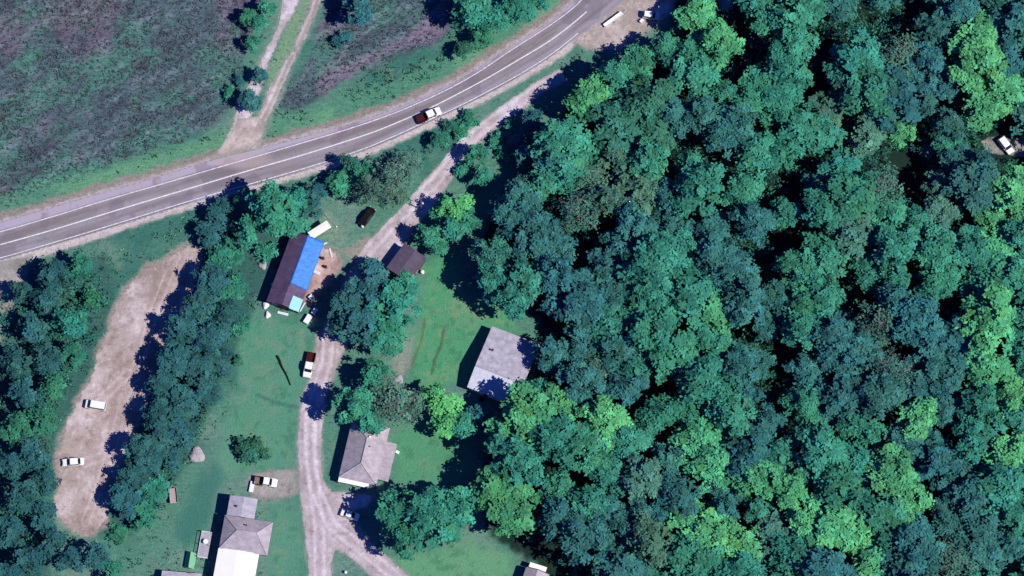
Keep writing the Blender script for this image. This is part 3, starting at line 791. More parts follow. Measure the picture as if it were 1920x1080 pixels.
for key, lst in groups.items():
    if isinstance(key[0], int):
        lst.sort(key=lambda t: -t[0])
        for i, t in enumerate(lst):
            wd = KCOL[t[3]][1]
            pos = 'rightmost' if i == 0 else ORD[i] + ' from the right'
            lb_ = f"{wd} {kind_word(t)} in the woods, {pos}, {BAND[key[0]]}"
            if len(lb_.split()) > 16: lb_ = lb_.replace('in the woods, ', 'in woods, ')
            t.append(lb_)
    else:
        lst.sort(key=lambda t: t[1])
        for i, t in enumerate(lst):
            wd = KCOL[t[3]][1]
            if len(lst) == 1: s = f"{wd} {kind_word(t)} {t[5]}"
            elif i == 0: s = f"topmost {wd} {kind_word(t)} {t[5]}"
            elif i == len(lst) - 1: s = f"lowest {wd} {kind_word(t)} {t[5]}"
            else: s = f"{ORD[i]} {wd} {kind_word(t)} from the top {t[5]}"
            if len(s.split()) > 16: s = s.replace(' the ', ' ')
            t.append(s)

crown_cols = {}
for t in TREES:
    px, py, r, k, shape, ar = t[:6]; lab = t[-1]
    sc = r * MPP / RADIUS[shape] * (1.30 if ar == WOODS else 1.18)
    zs = sc * RND.uniform(.88, 1.12)
    if shape == 'big': zs = (sc * .5 + .5) * RND.uniform(.8, 1.15)
    if 'over the drive' in ar: zs *= .74
    if 'belt right' in ar: zs *= .64; px -= 6
    base = px2w(px, py, CZ[shape] * zs); base.z = -0.05
    cm, tm = RND.choice(VAR[shape])
    base_c = lin(KCOL[k][0], KMUL)
    if ar == WOODS:    # neighbouring crowns shade into one another
        ws = [(1 / ((q[0] - px) ** 2 + (q[1] - py) ** 2 + 1500), lin(KCOL[q[2]][0], KMUL)) for q in SEEDS]
        tw = sum(a for a, _ in ws)
        av = [sum(a * c_[i] for a, c_ in ws) / tw for i in range(3)]
        base_c = [.62 * base_c[i] + .38 * av[i] for i in range(3)]
    if k == 'G' and px < 1100: base_c = [c_ * .82 for c_ in base_c]
    jb = RND.uniform(.86, 1.15) * (.84 if 'dirt lot' in ar else 1); jh = RND.gauss(0, .05)
    if shape == 'sparse': jb *= .95
    col = (base_c[0] * jb * (1 + jh), base_c[1] * jb, base_c[2] * jb * (1 - jh), 1)
    rz = RND.uniform(0, 6.283)
    sxy = sc * RND.uniform(.93, 1.07)
    if shape == 'low':
        o = bpy.data.objects.new('shrub', cm); COL.objects.link(o)
        o.location = base; o.rotation_euler = (0, 0, rz); o.scale = (sxy, sc, zs); o.color = col
        tag(o, lab, 'shrub', 'shrubs ' + ar)
        continue
    nm = {'big': 'broadleaf_tree', 'small': 'small_tree', 'sparse': 'thin_crowned_tree'}[shape]
    e = empty(nm, base, rz); e.scale = (sxy, sc, zs)
    tr = bpy.data.objects.new('trunk', tm); COL.objects.link(tr); tr.parent = e
    cr = bpy.data.objects.new('crown', cm); COL.objects.link(cr); cr.parent = e; cr.color = col
    tag(e, lab, 'tree', 'trees of the woods' if ar == WOODS else 'trees ' + ar)
print('TREES', len(TREES), 'woods', sum(t[5] == WOODS for t in TREES))

# ---------------------------------------------------------------- weeds and tufts (nobody could count them)
def tufts(name, n, region, size, cols, seed, hgt, label):
    rs = np.random.RandomState(seed)
    x = rs.uniform(-120, 120, n * 3); y = rs.uniform(-72, 72, n * 3)
    A, B = w2px(x, y, 0)
    m = region(x, y, A, B) > rs.rand(len(x))
    x, y, A, B = x[m][:n], y[m][:n], A[m][:n], B[m][:n]
    n = len(x)
    nb = 4
    V = np.empty((n, nb, 4, 3)); 
    col = np.array([lin(c) for c in cols])
    base = col[rs.randint(len(cols), size=n)] * rs.uniform(.65, 1.3, size=(n, 1))
    for j in range(nb):
        a = rs.uniform(0, 2 * math.pi, n); s = size * rs.uniform(.5, 1.5, n); h = hgt * rs.uniform(.4, 1.4, n)
        dx, dy = np.cos(a), np.sin(a)
        ox, oy = rs.normal(0, size * .8, n), rs.normal(0, size * .8, n)
        cx, cy = x + ox, y + oy
        z0 = -.12
        V[:, j, 0] = np.stack([cx - dy * s * .5, cy + dx * s * .5, np.full(n, z0)], -1)
        V[:, j, 1] = np.stack([cx + dy * s * .5, cy - dx * s * .5, np.full(n, z0)], -1)
        V[:, j, 2] = np.stack([cx + dy * s * .45 + dx * s, cy - dx * s * .45 + dy * s, h], -1)
        V[:, j, 3] = np.stack([cx - dy * s * .45 + dx * s, cy + dx * s * .45 + dy * s, h * .9], -1)
    C = np.repeat(base[:, None, :], nb * 4, 1).reshape(-1, 3)
    V = V.reshape(-1, 3); F = np.arange(len(V)).reshape(-1, 4)
    o = np_mesh(name, V, F, M_WEED, colors=C)
    return tag(o, label, 'weeds', kind='stuff')
M_WEED = mat_attr('weeds', fine=.1, bump=0, rough=.9)
def r_field(x, y, A, B):
    d = np.maximum(sdf(FIELD, A, B), sdf(FIELD2, A, B))
    cl = fbm(x, y, 2.2, 601, 4, sx=2.2, ang=R(30))
    return (d > 0) * (.35 + .65 * sm(cl, .42, .66))
tufts('field_weeds', 24000, r_field, .17, [(78, 90, 98), (66, 104, 94), (98, 84, 98), (64, 82, 82), (86, 106, 110)], 1, .12, 'rough purple grey and green weeds covering the fields above the highway')
def r_verge(x, y, A, B):
    dn, s = pdist(E_NORTH, A, B)
    v = (s < 0) * sm(dn, 18, 30) * sm(dn, 110, 70)
    ds, s2 = pdist(E_SOUTH, A, B)
    v = np.maximum(v, (s2 > 0) * sm(ds, 16, 26) * sm(ds, 80, 40) * (A > 60))
    left = (A < 560) & (B > 470)
    v = np.maximum(v, left * .5)
    v = np.maximum(v, ((A > 400) & (A < 530) & (B < 300)) * .6)
    bad = np.full(A.shape, -1e9)
    for p in PATHS + [ROADPOLY, FIELD, LAWN_L, LAWN_B, DARKG, FOREST]: bad = np.maximum(bad, sdf(p, A, B))
    cl = fbm(x, y, 2.4, 611, 4)
    return v * (bad < -7) * sm(cl, .44, .66)
tufts('verge_weeds', 16000, r_verge, .22, [(72, 132, 102), (62, 110, 94), (90, 146, 106), (54, 94, 88)], 2, .35, 'leafy green weeds along the highway verges and between the trees')

def r_lawn(x, y, A, B):
    d = np.full(A.shape, -1e9)
    for p in (LAWN_MID, LAWN_L, LAWN_E, LAWN_S, LAWN_B, DARKG): d = np.maximum(d, sdf(p, A, B))
    bad = np.full(A.shape, -1e9)
    for p in PATHS: bad = np.maximum(bad, sdf(p, A, B))
    return (d > -15) * (bad < -4) * sm(fbm(x, y, 3.0, 621, 4), .5, .72)
tufts('lawn_tufts', 5000, r_lawn, .13, [(84, 142, 104), (72, 128, 96), (98, 150, 108)], 3, .02, 'short uneven grass tufts scattered over the lawns around the houses')
# leafy undergrowth between the trees
def undergrowth():
    rs = np.random.RandomState(5)
    x = rs.uniform(-122, 122, 40000); y = rs.uniform(-74, 76, 40000)
    A, B = w2px(x, y, 2.0)
    LZ = [(0, 560), (60, 510), (190, 485), (205, 560), (165, 670), (100, 790), (90, 900), (85, 1100), (-30, 1100), (-30, 640)]
    LB = [(410, 400), (440, 380), (450, 480), (440, 620), (400, 760), (340, 880), (280, 990), (240, 990), (270, 860), (310, 700), (360, 560)]
    d = np.maximum(np.maximum(sdf(FX0, A, B) + 8, sdf(LZ, A, B)), sdf(LB, A, B))
    ok = d > 0
    for ax, ay, ar_ in GAPS: ok &= (A - ax) ** 2 + (B - ay) ** 2 > (ar_ + 6) ** 2
    x, y, A = x[ok][:9000], y[ok][:9000], A[ok][:9000]
    n = len(x); nl = 14
    z = rs.uniform(.4, 4.2, n) * np.where(A < 600, .6, 1)
    c = np.stack([x, y, z], -1)[:, None, :]
    cn = np.array([0, 0, 1.0]) + rs.normal(size=(n, 1, 3)) * .35
    cn /= np.linalg.norm(cn, axis=2, keepdims=True)
    off = rs.normal(size=(n, nl, 3)) * .5
    off -= (off * cn).sum(2, keepdims=True) * cn * .7
    pos = (c + off).reshape(-1, 3)
    nm = (cn + rs.normal(size=(n, nl, 3)) * .3).reshape(-1, 3); nm /= np.linalg.norm(nm, axis=1)[:, None]
    t = np.cross(nm, rs.normal(size=nm.shape)); t /= np.linalg.norm(t, axis=1)[:, None]
    bt = np.cross(nm, t); s_ = .27 * rs.uniform(.6, 1.3, (len(pos), 1))
    V = np.stack([pos - t * s_, pos - bt * s_ * .6, pos + t * s_, pos + bt * s_ * .6], 1).reshape(-1, 3)
    pal = np.array([lin(KCOL[k][0], KMUL * .85) for k in 'TSTSD'])
    C = np.repeat(pal[rs.randint(5, size=n)] * rs.uniform(.7, 1.25, (n, 1)), nl * 4, 0)
    o = np_mesh('undergrowth', V, np.arange(len(V)).reshape(-1, 4), M_WEED, colors=C)
    tag(o, 'low leafy undergrowth filling the floor between the trees', 'undergrowth', kind='stuff')
undergrowth()

# ---------------------------------------------------------------- materials for built things
def roof_mat(name, rgb, rows=0.28, stain=0.3, bump=0.4):
    m = bpy.data.materials.new(name); m.use_nodes = True
    n = m.node_tree.nodes; l = m.node_tree.links
    b = n['Principled BSDF']; b.inputs['Roughness'].default_value = 0.85; b.inputs['Specular IOR Level'].default_value = 0.15
    tc = n.new('ShaderNodeTexCoord')
    br = n.new('ShaderNodeTexBrick'); br.inputs['Scale'].default_value = 1.0
    br.inputs['Brick Width'].default_value = .9; br.inputs['Row Height'].default_value = rows
    br.inputs['Mortar Size'].default_value = .02
    br.inputs['Color1'].default_value = (*[c * 1.06 for c in rgb], 1)
    br.inputs['Color2'].default_value = (*[c * .88 for c in rgb], 1)
    br.inputs['Mortar'].default_value = (*[c * .6 for c in rgb], 1)
    l.new(tc.outputs['Object'], br.inputs['Vector'])
    no = n.new('ShaderNodeTexNoise'); no.inputs['Scale'].default_value = .55; no.inputs['Detail'].default_value = 8; no.inputs['Roughness'].default_value = .7
    l.new(tc.outputs['Object'], no.inputs['Vector'])
    mr = n.new('ShaderNodeMapRange'); mr.inputs[1].default_value = .3; mr.inputs[2].default_value = .7
    mr.inputs[3].default_value = 1 - stain; mr.inputs[4].default_value = 1 + stain * .5
    l.new(no.outputs['Fac'], mr.inputs[0])
    mu = n.new('ShaderNodeVectorMath'); mu.operation = 'SCALE'
    l.new(br.outputs['Color'], mu.inputs[0]); l.new(mr.outputs[0], mu.inputs['Scale'])
    l.new(mu.outputs[0], b.inputs['Base Color'])
    return m
def ribbed_mat(name, rgb, axis_scale=(9, 0, 0), stain=.15, rough=.5):
    m = mat_new(name, rgb, rough=rough, spec=.3, var=stain, scale=.8)
    n = m.node_tree.nodes; l = m.node_tree.links; b = n['Principled BSDF']
    tc = n.new('ShaderNodeTexCoord'); mp = n.new('ShaderNodeMapping'); mp.inputs['Scale'].default_value = axis_scale
    wv = n.new('ShaderNodeTexWave'); wv.inputs['Scale'].default_value = 1.0
    l.new(tc.outputs['Object'], mp.inputs['Vector']); l.new(mp.outputs[0], wv.inputs['Vector'])
    bp = n.new('ShaderNodeBump'); bp.inputs['Strength'].default_value = .5; bp.inputs['Distance'].default_value = .04
    l.new(wv.outputs['Fac'], bp.inputs['Height']); l.new(bp.outputs['Normal'], b.inputs['Normal'])
    return m
M_RF_BROWN = roof_mat('brown_shingle', lin((106, 88, 116)), stain=.35)
M_RF_DARK = roof_mat('dark_barn_roof', lin((98, 88, 106)), rows=.35)
M_RF_MAUVE = roof_mat('mauve_grey_shingle', lin((184, 172, 178)), stain=.3)
M_RF_PALE = roof_mat('pale_grey_shingle', lin((184, 178, 188)), stain=.25)
M_RF_SILVER = ribbed_mat('silver_metal_roof', lin((184, 178, 190)), (5, 0, 0), .35, .6)
M_RF_BRIGHT = ribbed_mat('pale_metal_roof', lin((206, 206, 218)), (5, 0, 0), .16, .5)
M_TARP_BLUE = mat_new('blue_tarp', lin((30, 124, 238)), rough=.5, spec=.35, var=.35, scale=1.0, bump=1.0, bscale=2.2)
M_TARP_CYAN = mat_new('pale_blue_tarp', lin((150, 205, 215)), rough=.6, var=.12, scale=1.5, bump=.6, bscale=4)
M_TARP_GREEN = mat_new('pale_green_canvas', lin((120, 180, 135)), rough=.7, var=.15, scale=2, bump=.4, bscale=5)
M_WALL_WHITE = mat_new('white_siding', lin((228, 230, 228)), rough=.7, var=.08, scale=2)
M_WALL_BROWN = mat_new('brown_siding', lin((96, 70, 64)), rough=.85, var=.2, scale=2)
M_WALL_GREY = mat_new('grey_siding', lin((170, 165, 165)), rough=.8, var=.12, scale=2)
M_WHITE = mat_new('white_paint', lin((236, 238, 236)), rough=.45, spec=.4, var=.06, scale=3)
M_WHITE_ROOF = ribbed_mat('white_metal_roof', lin((250, 246, 234)), (0, 6, 0), .04, .4)
M_GLASS = mat_new('dark_glass', (.012, .014, .018), rough=.15, spec=.6)
M_RUBBER = mat_new('rubber', (.015, .015, .016), rough=.9)
M_RIM = mat_new('wheel_metal', (.35, .35, .36), rough=.4, metal=.8)
M_CAR_WHITE = mat_new('white_car_paint', lin((240, 242, 240)), rough=.35, spec=.5, coat=.3, var=.04, scale=2)
M_CAR_BROWN = mat_new('brown_car_paint', lin((74, 22, 22)), rough=.45, spec=.4, var=.25, scale=3)
M_CAR_BLACK = mat_new('black_car_paint', lin((26, 14, 12)), rough=.4, spec=.4, var=.3, scale=3)
M_LAMP = mat_new('lamp_glass', (.75, .75, .72), rough=.2)
M_TAIL = mat_new('tail_lamp_red', (.3, .01, .01), rough=.3)
M_WOOD = mat_new('weathered_wood', lin((132, 118, 108)), rough=.9, var=.35, scale=4)
M_PINKISH = mat_new('sun_bleached_boards', lin((176, 156, 154)), rough=.9, var=.25, scale=4)
M_WOOD_DARK = mat_new('dark_wood', lin((46, 36, 30)), rough=.95, var=.4, scale=4, bump=.5)
M_RUST = mat_new('rusty_metal', lin((96, 44, 32)), rough=.85, var=.4, scale=6)
M_METAL = mat_new('galvanised_metal', lin((176, 178, 182)), rough=.5, metal=.3, var=.15, scale=4)
M_CONC = mat_new('concrete', lin((160, 156, 152)), rough=.9, var=.2, scale=3)
M_DOOR = mat_new('door_paint', lin((110, 60, 50)), rough=.6, var=.15, scale=3)

# ---------------------------------------------------------------- houses
def roof_solid(verts_top, faces_top, thick=.12):
    """top surface polygons -> solid with a soffit below"""
    n = len(verts_top)
    vs = list(verts_top) + [(v[0], v[1], v[2] - thick) for v in verts_top]
    fs = [tuple(f) for f in faces_top] + [tuple(i + n for i in reversed(f)) for f in faces_top]
    cnt = {}
    for f in faces_top:
        for i in range(len(f)):
            a, b = f[i], f[(i + 1) % len(f)]
            cnt[(a, b)] = 1
    for (a, b) in list(cnt):
        if (b, a) not in cnt: fs.append((b, a, a + n, b + n))
    return vs, fs

def walls(root, x0, x1, y0, y1, h, mat, gable=None):
    """gable: None, ('x', yr, hr) ridge along x at y=yr, or ('y', xr, hr)"""
    m = MB()
    b = [(x0, y0), (x1, y0), (x1, y1), (x0, y1)]
    vs = [(x, y, -.05) for x, y in b] + [(x, y, h) for x, y in b]
    fs = [(0, 1, 5, 4), (1, 2, 6, 5), (2, 3, 7, 6), (3, 0, 4, 7), (3, 2, 1, 0)]
    m.add(vs, fs)
    if gable and gable[0] == 'x':
        for x in (x0, x1):
            m.add([(x, y0, h), (x, y1, h), (x, gable[1], gable[2])], [(0, 1, 2)])
    if gable and gable[0] == 'y':
        for y in (y0, y1):
            m.add([(x0, y, h), (x1, y, h), (gable[1], y, gable[2])], [(0, 1, 2)])
    return m.build('wall', mat, root)

def window(root, x, y, z, face, wd=1.0, hg=1.0):
    # face: 's','n','e','w'
    fr = MB(); gl = MB()
    if face in 'sn':
        s = -1 if face == 's' else 1
        for dx, dz, a, b_ in ((0, hg / 2, wd + .12, .07), (0, -hg / 2, wd + .12, .07), (-wd / 2, 0, .07, hg), (wd / 2, 0, .07, hg), (0, 0, .04, hg)):
            fr.box((x + dx, y + s * .03, z + dz), (a, .06, b_))
        gl.box((x, y + s * .012, z), (wd - .06, .02, hg - .06))
    else:
        s = -1 if face == 'w' else 1
        for dy, dz, a, b_ in ((0, hg / 2, wd + .12, .07), (0, -hg / 2, wd + .12, .07), (-wd / 2, 0, .07, hg), (wd / 2, 0, .07, hg), (0, 0, .04, hg)):
            fr.box((x + s * .03, y + dy, z + dz), (.06, a, b_))
        gl.box((x + s * .012, y, z), (.02, wd - .06, hg - .06))
    f = fr.build('window', M_WHITE, root); gl.build('pane', M_GLASS, f)

def door(root, x, y, face, mat=None):
    m = MB(); k = MB()
    if face in 'sn':
        s = -1 if face == 's' else 1
        m.box((x, y + s * .03, 1.05), (.95, .07, 2.1), ch=.01); k.box((x + .35, y + s * .09, 1.0), (.05, .06, .12))
    else:
        s = -1 if face == 'w' else 1
        m.box((x + s * .03, y, 1.05), (.07, .95, 2.1), ch=.01); k.box((x + s * .09, y + .35, 1.0), (.06, .05, .12))
    d = m.build('door', mat or M_DOOR, root); k.build('handle', M_METAL, d)

def pipe_vent(root, x, y, z, r=.12, h=.6, mat=None, name='vent_pipe'):
    m = MB(); m.tube((x, y, z - .6), (x, y, z + h), r, r, 10); m.tube((x, y, z + h), (x, y, z + h + .1), r * 1.5, r * 1.2, 10)
    return m.build(name, mat or M_METAL, root)

def frame(pa, pb, z):
    """root at the midpoint of a roof line seen between two photo points; +y runs from b to a"""
    A, B = px2w(*pa, z), px2w(*pb, z)
    d = A - B
    rz = math.atan2(d.y, d.x) - math.pi / 2
    c = (A + B) / 2
    return Vector((c.x, c.y, 0)), rz, d.length

# --- the house with the blue tarp: ridge runs along local y
eh, rh = 2.9, 4.5
c, rz, L = frame((577, 441), (529, 571), rh)
h1 = empty('gable_house', c, rz)
tag(h1, 'brown roofed house with a bright blue tarp over its right roof slope', 'house')
hw, hl = 3.85, L / 2
walls(h1, -hw + .35, hw - .35, -hl + .3, hl - .3, eh, M_WALL_BROWN, ('y', 0, rh - .12))
vs, fs = roof_solid([(-hw, -hl, eh - .1), (0, -hl, rh), (hw, -hl, eh - .1), (hw, hl, eh - .1), (0, hl, rh), (-hw, hl, eh - .1)], [(0, 1, 4, 5), (1, 2, 3, 4)])
rf = MB().add(vs, fs).build('roof', M_RF_BROWN, h1)
slope = (rh - eh + .1) / hw
def on_slope(x): return rh - abs(x) * slope
rs = np.random.RandomState(3)
def tarp(root, name, x0, x1, y0, y1, mat, lift=.035):
    nx_, ny_ = 14, 26
    V = []; 
    for i in range(nx_ + 1):
        for j in range(ny_ + 1):
            fx, fy = i / nx_, j / ny_
            x = x0 + (x1 - x0) * fx; y = y0 + (y1 - y0) * fy
            if i in (0, nx_): x += rs.uniform(-.06, .06)
            if j in (0, ny_): y += rs.uniform(-.07, .07)
            V.append((x, y, on_slope(x) + lift + rs.uniform(0, .07)))
    F = [(i * (ny_ + 1) + j, (i + 1) * (ny_ + 1) + j, (i + 1) * (ny_ + 1) + j + 1, i * (ny_ + 1) + j + 1) for i in range(nx_) for j in range(ny_)]
    o = mesh_obj(name, V, F, mat, root, True)
    md = o.modifiers.new('thick', 'SOLIDIFY'); md.thickness = .012; md.offset = 1
    return o
tarp(h1, 'blue_tarp', .02, hw + .02, -hl + 5.3, hl + .05, M_TARP_BLUE)
tp_ = MB()
for k in range(5):
    yy = -hl + 5.6 + k * (2 * hl - 6.0) / 4
    tp_.tube((.1, yy, on_slope(.1) + .14), (hw, yy + .1, on_slope(hw) + .14), .035, .035, 5)
tp_.build('batten', M_WOOD, h1)
tarp(h1, 'pale_tarp', 1.5, hw, -hl - .1, -hl + 3.0, M_TARP_CYAN)
window(h1, -2.0, -hl + .3, 1.6, 's'); window(h1, 1.9, -hl + .3, 1.6, 's'); door(h1, 0, -hl + .3, 's')
for yy in (-5, -1, 4): window(h1, hw - .35, yy, 1.6, 'e'); window(h1, -hw + .35, yy, 1.6, 'w')
door(h1, hw - .35, 1.6, 'e')

# --- dark roofed barn
eh2, rh2 = 2.8, 3.35
A = px2w(761, 456, eh2); B = px2w(727, 502, eh2); Cc = px2w(797, 484, eh2)
d = A - B; rz = math.atan2(d.y, d.x) - math.pi / 2
L2, W2 = d.length, (Cc - A).length + .6
b1 = empty('barn', Vector(((B + Cc) / 2)[:2] + (0,)), rz)
tag(b1, 'dark grey roofed barn standing right beside the gravel drive', 'barn')
hw2, hl2 = W2 / 2, L2 / 2
walls(b1, -hw2 + .25, hw2 - .25, -hl2 + .25, hl2 - .25, eh2, M_WALL_BROWN, ('y', 0, rh2 - .12))
vs, fs = roof_solid([(-hw2, -hl2, eh2 - .08), (0, -hl2, rh2), (hw2, -hl2, eh2 - .08), (hw2, hl2, eh2 - .08), (0, hl2, rh2), (-hw2, hl2, eh2 - .08)], [(0, 1, 4, 5), (1, 2, 3, 4)])
MB().add(vs, fs).build('roof', M_RF_DARK, b1)
dm_ = MB().box((0, -hl2 + .2, 1.2), (2.6, .08, 2.4), ch=.01)
bd = dm_.build('barn_door', M_WOOD, b1); MB().box((1.0, -hl2 + .12, 1.1), (.06, .06, .3)).build('handle', M_METAL, bd)
window(b1, hw2 - .25, 0, 1.6, 'e', .8, .7)

# --- wide house with the long grey roof, ridge across
c3 = px2w(944, 688, 3.3)
rz3 = R(-21.5)
h3 = empty('wide_house', Vector((c3.x, c3.y, 0)), rz3)
tag(h3, 'wide house with pale streaked metal roof half shaded by the woods', 'house')
x0, x1, y0, y1 = -5.9, 5.7, -7.2, 8.0
yr = -2.2; e3n, r3, e3s = 2.7, 4.1, 2.8
walls(h3, x0 + .3, x1 - .3, y0 + .3, y1 - .3, 2.6, M_WALL_WHITE, ('x', yr, r3 - .15))
vs, fs = roof_solid([(x0, yr, r3), (x1, yr, r3), (x1, y1, e3n), (x0, y1, e3n)], [(0, 1, 2, 3)])
tag(MB().add(vs, fs).build('roof', M_RF_SILVER, h3), 'long grey mauve streaked roof slope')
vs, fs = roof_solid([(x0, y0, e3s), (x1, y0, e3s), (x1, yr - .003, r3), (x0, yr - .003, r3)], [(0, 1, 2, 3)])
tag(MB().add(vs, fs).build('roof', M_RF_BRIGHT, h3), 'short pale whitish roof slope')
MB().box((0, yr, r3 + .03), (x1 - x0 + .02, .3, .08), ch=.02).build('ridge_cap', M_METAL, h3)
pipe_vent(h3, -3.6, 2.6, 3.5, .16, .7, M_RUST, 'stove_pipe')
for xx in (-3.5, 0.5, 3.8): window(h3, xx, y0 + .3, 1.5, 's')
door(h3, -1.6, y0 + .3, 's')
for yy in (-4, 1, 5): window(h3, x0 + .3, yy, 1.5, 'w')
window(h3, x1 - .3, 0, 1.5, 'e')

# --- hip roofed house
def hip_roof(x0, x1, y0, y1, e, r, inset):
    xm = (x0 + x1) / 2
    return roof_solid([(x0, y0, e), (x1, y0, e), (x1, y1, e), (x0, y1, e), (xm, y0 + inset, r), (xm, y1 - inset, r)], [(0, 1, 4), (1, 2, 5, 4), (2, 3, 5), (3, 0, 4, 5)])
c4 = px2w(683, 848, 2.9)
h4 = empty('hip_roof_house', Vector((c4.x, c4.y, 0)), R(-12.5))
tag(h4, 'mauve hip roofed house with white end wall on the right of the gravel drive', 'house')
walls(h4, -3.9, 3.9, -6.3, 6.3, 2.75, M_WALL_WHITE)
vs, fs = hip_roof(-4.3, 4.3, -6.7, 6.7, 2.7, 4.6, 3.8)
MB().add(vs, fs).build('roof', M_RF_MAUVE, h4)
rc = MB()
for p, q in (((0, -2.9, 4.62), (0, 2.9, 4.62)), ((0, -2.9, 4.62), (-4.25, -6.65, 2.74)), ((0, -2.9, 4.62), (4.25, -6.65, 2.74)), ((0, 2.9, 4.62), (-4.25, 6.65, 2.74)), ((0, 2.9, 4.62), (4.25, 6.65, 2.74))):
    rc.tube(p, q, .11, .11, 6)
rc.build('ridge_cap', M_RF_PALE, h4)
vs, fs = roof_solid([(3.95, -5.2, 2.35), (6.6, -5.2, 1.95), (6.6, 3.6, 1.95), (3.95, 3.6, 2.35)], [(0, 1, 2, 3)], .1)
pr = MB().add(vs, fs).build('porch_roof', M_RF_MAUVE, h4)
pp = MB()
for yy in (-5.0, -2.2, .8, 3.4): pp.box((6.45, yy, .95), (.1, .1, 1.9))
pp.build('post', M_WHITE, pr)
pipe_vent(h4, 1.2, 1.2, 4.1, .12, .5); pipe_vent(h4, .6, 3.3, 4.2, .2, .4, M_WHITE, 'white_vent')
for xx in (-2.3, 2.3): window(h4, xx, -6.3, 1.5, 's')
door(h4, 0, -6.3, 's')
for yy in (-4, 0, 4): window(h4, -3.9, yy, 1.5, 'w')
vs, fs = roof_solid([(-4.25, -7.6, 2.2), (2.6, -7.6, 2.2), (2.6, -6.35, 2.5), (-4.25, -6.35, 2.5)], [(0, 1, 2, 3)], .07)
aw4 = MB().add(vs, fs).build('awning', M_WHITE_ROOF, h4)
ap = MB()
for xx in (-4.1, -.8, 2.45): ap.box((xx, -7.45, 1.06), (.09, .09, 2.16))
ap.build('post', M_WHITE, aw4)
st_ = MB()
for i in range(3): st_.box((0, -6.5 - .3 * i, .45 - .17 * i), (1.4, .3, .16), ch=.01)
st_.build('step', M_CONC, h4)

# --- house at the bottom with garage block and bright white roof
c5 = px2w(463, 1003, 3.2)
h5 = empty('winged_house', Vector((c5.x, c5.y, 0)), R(-9))
tag(h5, 'grey hip roofed house with square garage wing, at the bottom edge', 'house')
walls(h5, -5.2, 4.9, -3.4, 3.4, 3.1, M_WALL_BROWN)
e_, r_ = 3.1, 4.9
vs, fs = roof_solid([(-5.6, -3.9, e_), (5.2, -3.9, e_), (5.2, 3.7, e_), (-5.6, 3.7, e_), (-2.2, .4, r_), (2.2, .4, r_)], [(0, 1, 5, 4), (1, 2, 5), (2, 3, 4, 5), (3, 0, 4)])
MB().add(vs, fs).build('roof', M_RF_MAUVE, h5)
rc = MB()
for p, q in (((-2.2, .4, 4.92), (2.2, .4, 4.92)), ((-2.2, .4, 4.92), (-5.55, -3.85, 3.14)), ((-2.2, .4, 4.92), (-5.55, 3.65, 3.14)), ((2.2, .4, 4.92), (5.15, -3.85, 3.14)), ((2.2, .4, 4.92), (5.15, 3.65, 3.14))):
    rc.tube(p, q, .1, .1, 6)
rc.build('ridge_cap', M_RF_PALE, h5)
pipe_vent(h5, -.4, 1.9, 4.1, .14, .5, M_RUST)
walls(h5, -4.9, .7, 3.75, 7.9, 3.3, M_WALL_GREY)
vs, fs = roof_solid([(-5.2, 3.72, 3.4), (-2.0, 3.72, 3.95), (1.0, 3.72, 3.4), (1.0, 8.3, 3.4), (-2.0, 8.3, 3.95), (-5.2, 8.3, 3.4)], [(0, 1, 4, 5), (1, 2, 3, 4)])
MB().add(vs, fs).build('wing_roof', M_RF_PALE, h5)
pipe_vent(h5, -3.4, 5.9, 3.6, .16, .4, M_RUBBER)
for yy in (-1.5, 1.5): window(h5, -5.2, yy, 1.6, 'w'); window(h5, 4.9, yy, 1.6, 'e')
window(h5, -4.9, 5.8, 1.6, 'w'); door(h5, .7, 6.0, 'e')

c6 = px2w(441, 1062, 3.3)
h6 = empty('metal_shelter', Vector((c6.x, c6.y, 0)), R(-9))
tag(h6, 'large bright white metal roofed shelter at the bottom edge below the grey house', 'shelter')
vs, fs = roof_solid([(-4.4, -8, 3.0), (0, -8, 3.55), (4.7, -8, 3.0), (4.7, 3.65, 3.0), (0, 3.65, 3.55), (-4.4, 3.65, 3.0)], [(0, 1, 4, 5), (1, 2, 3, 4)])
MB().add(vs, fs).build('roof', M_WHITE_ROOF, h6)
for sx in (-4.2, 4.5):
    for yy in (-7.8, -4, 0, 3.4):
        MB().box((sx, yy, 1.5), (.14, .14, 3.0)).build('post', M_METAL, h6)
for sx in (-4.2, 4.5): MB().box((sx, -2.2, 2.84), (.16, 11.2, .16)).build('beam', M_METAL, h6)

# --- corner of a house under the trees at the bottom
c7 = px2w(1001, 1092, 2.9)
h7 = empty('small_house', Vector((c7.x, c7.y, 0)), R(-18))
tag(h7, 'small pinkish grey roofed house peeking out under trees at the bottom edge', 'house')
walls(h7, -2.4, 2.4, -4, 3.0, 2.6, M_WALL_WHITE, ('y', 0, 3.6))
vs, fs = roof_solid([(-2.7, -4.3, 2.55), (0, -4.3, 3.7), (2.7, -4.3, 2.55), (2.7, 2.8, 2.55), (0, 2.8, 3.7), (-2.7, 2.8, 2.55)], [(0, 1, 4, 5), (1, 2, 3, 4)])
MB().add(vs, fs).build('roof', M_RF_MAUVE, h7)
vs, fs = roof_solid([(-2.2, 3.15, 2.3), (1.7, 3.15, 2.3), (1.7, 4.3, 2.1), (-2.2, 4.3, 2.1)], [(0, 1, 2, 3)], .08)
aw = MB().add(vs, fs).build('awning', M_WHITE_ROOF, h7)
ap = MB()
for sx in (-2.05, 1.55): ap.box((sx, 4.15, 1.0), (.08, .08, 2.1))
ap.build('post', M_WHITE, aw)
door(h7, -.4, 3.0, 'n')

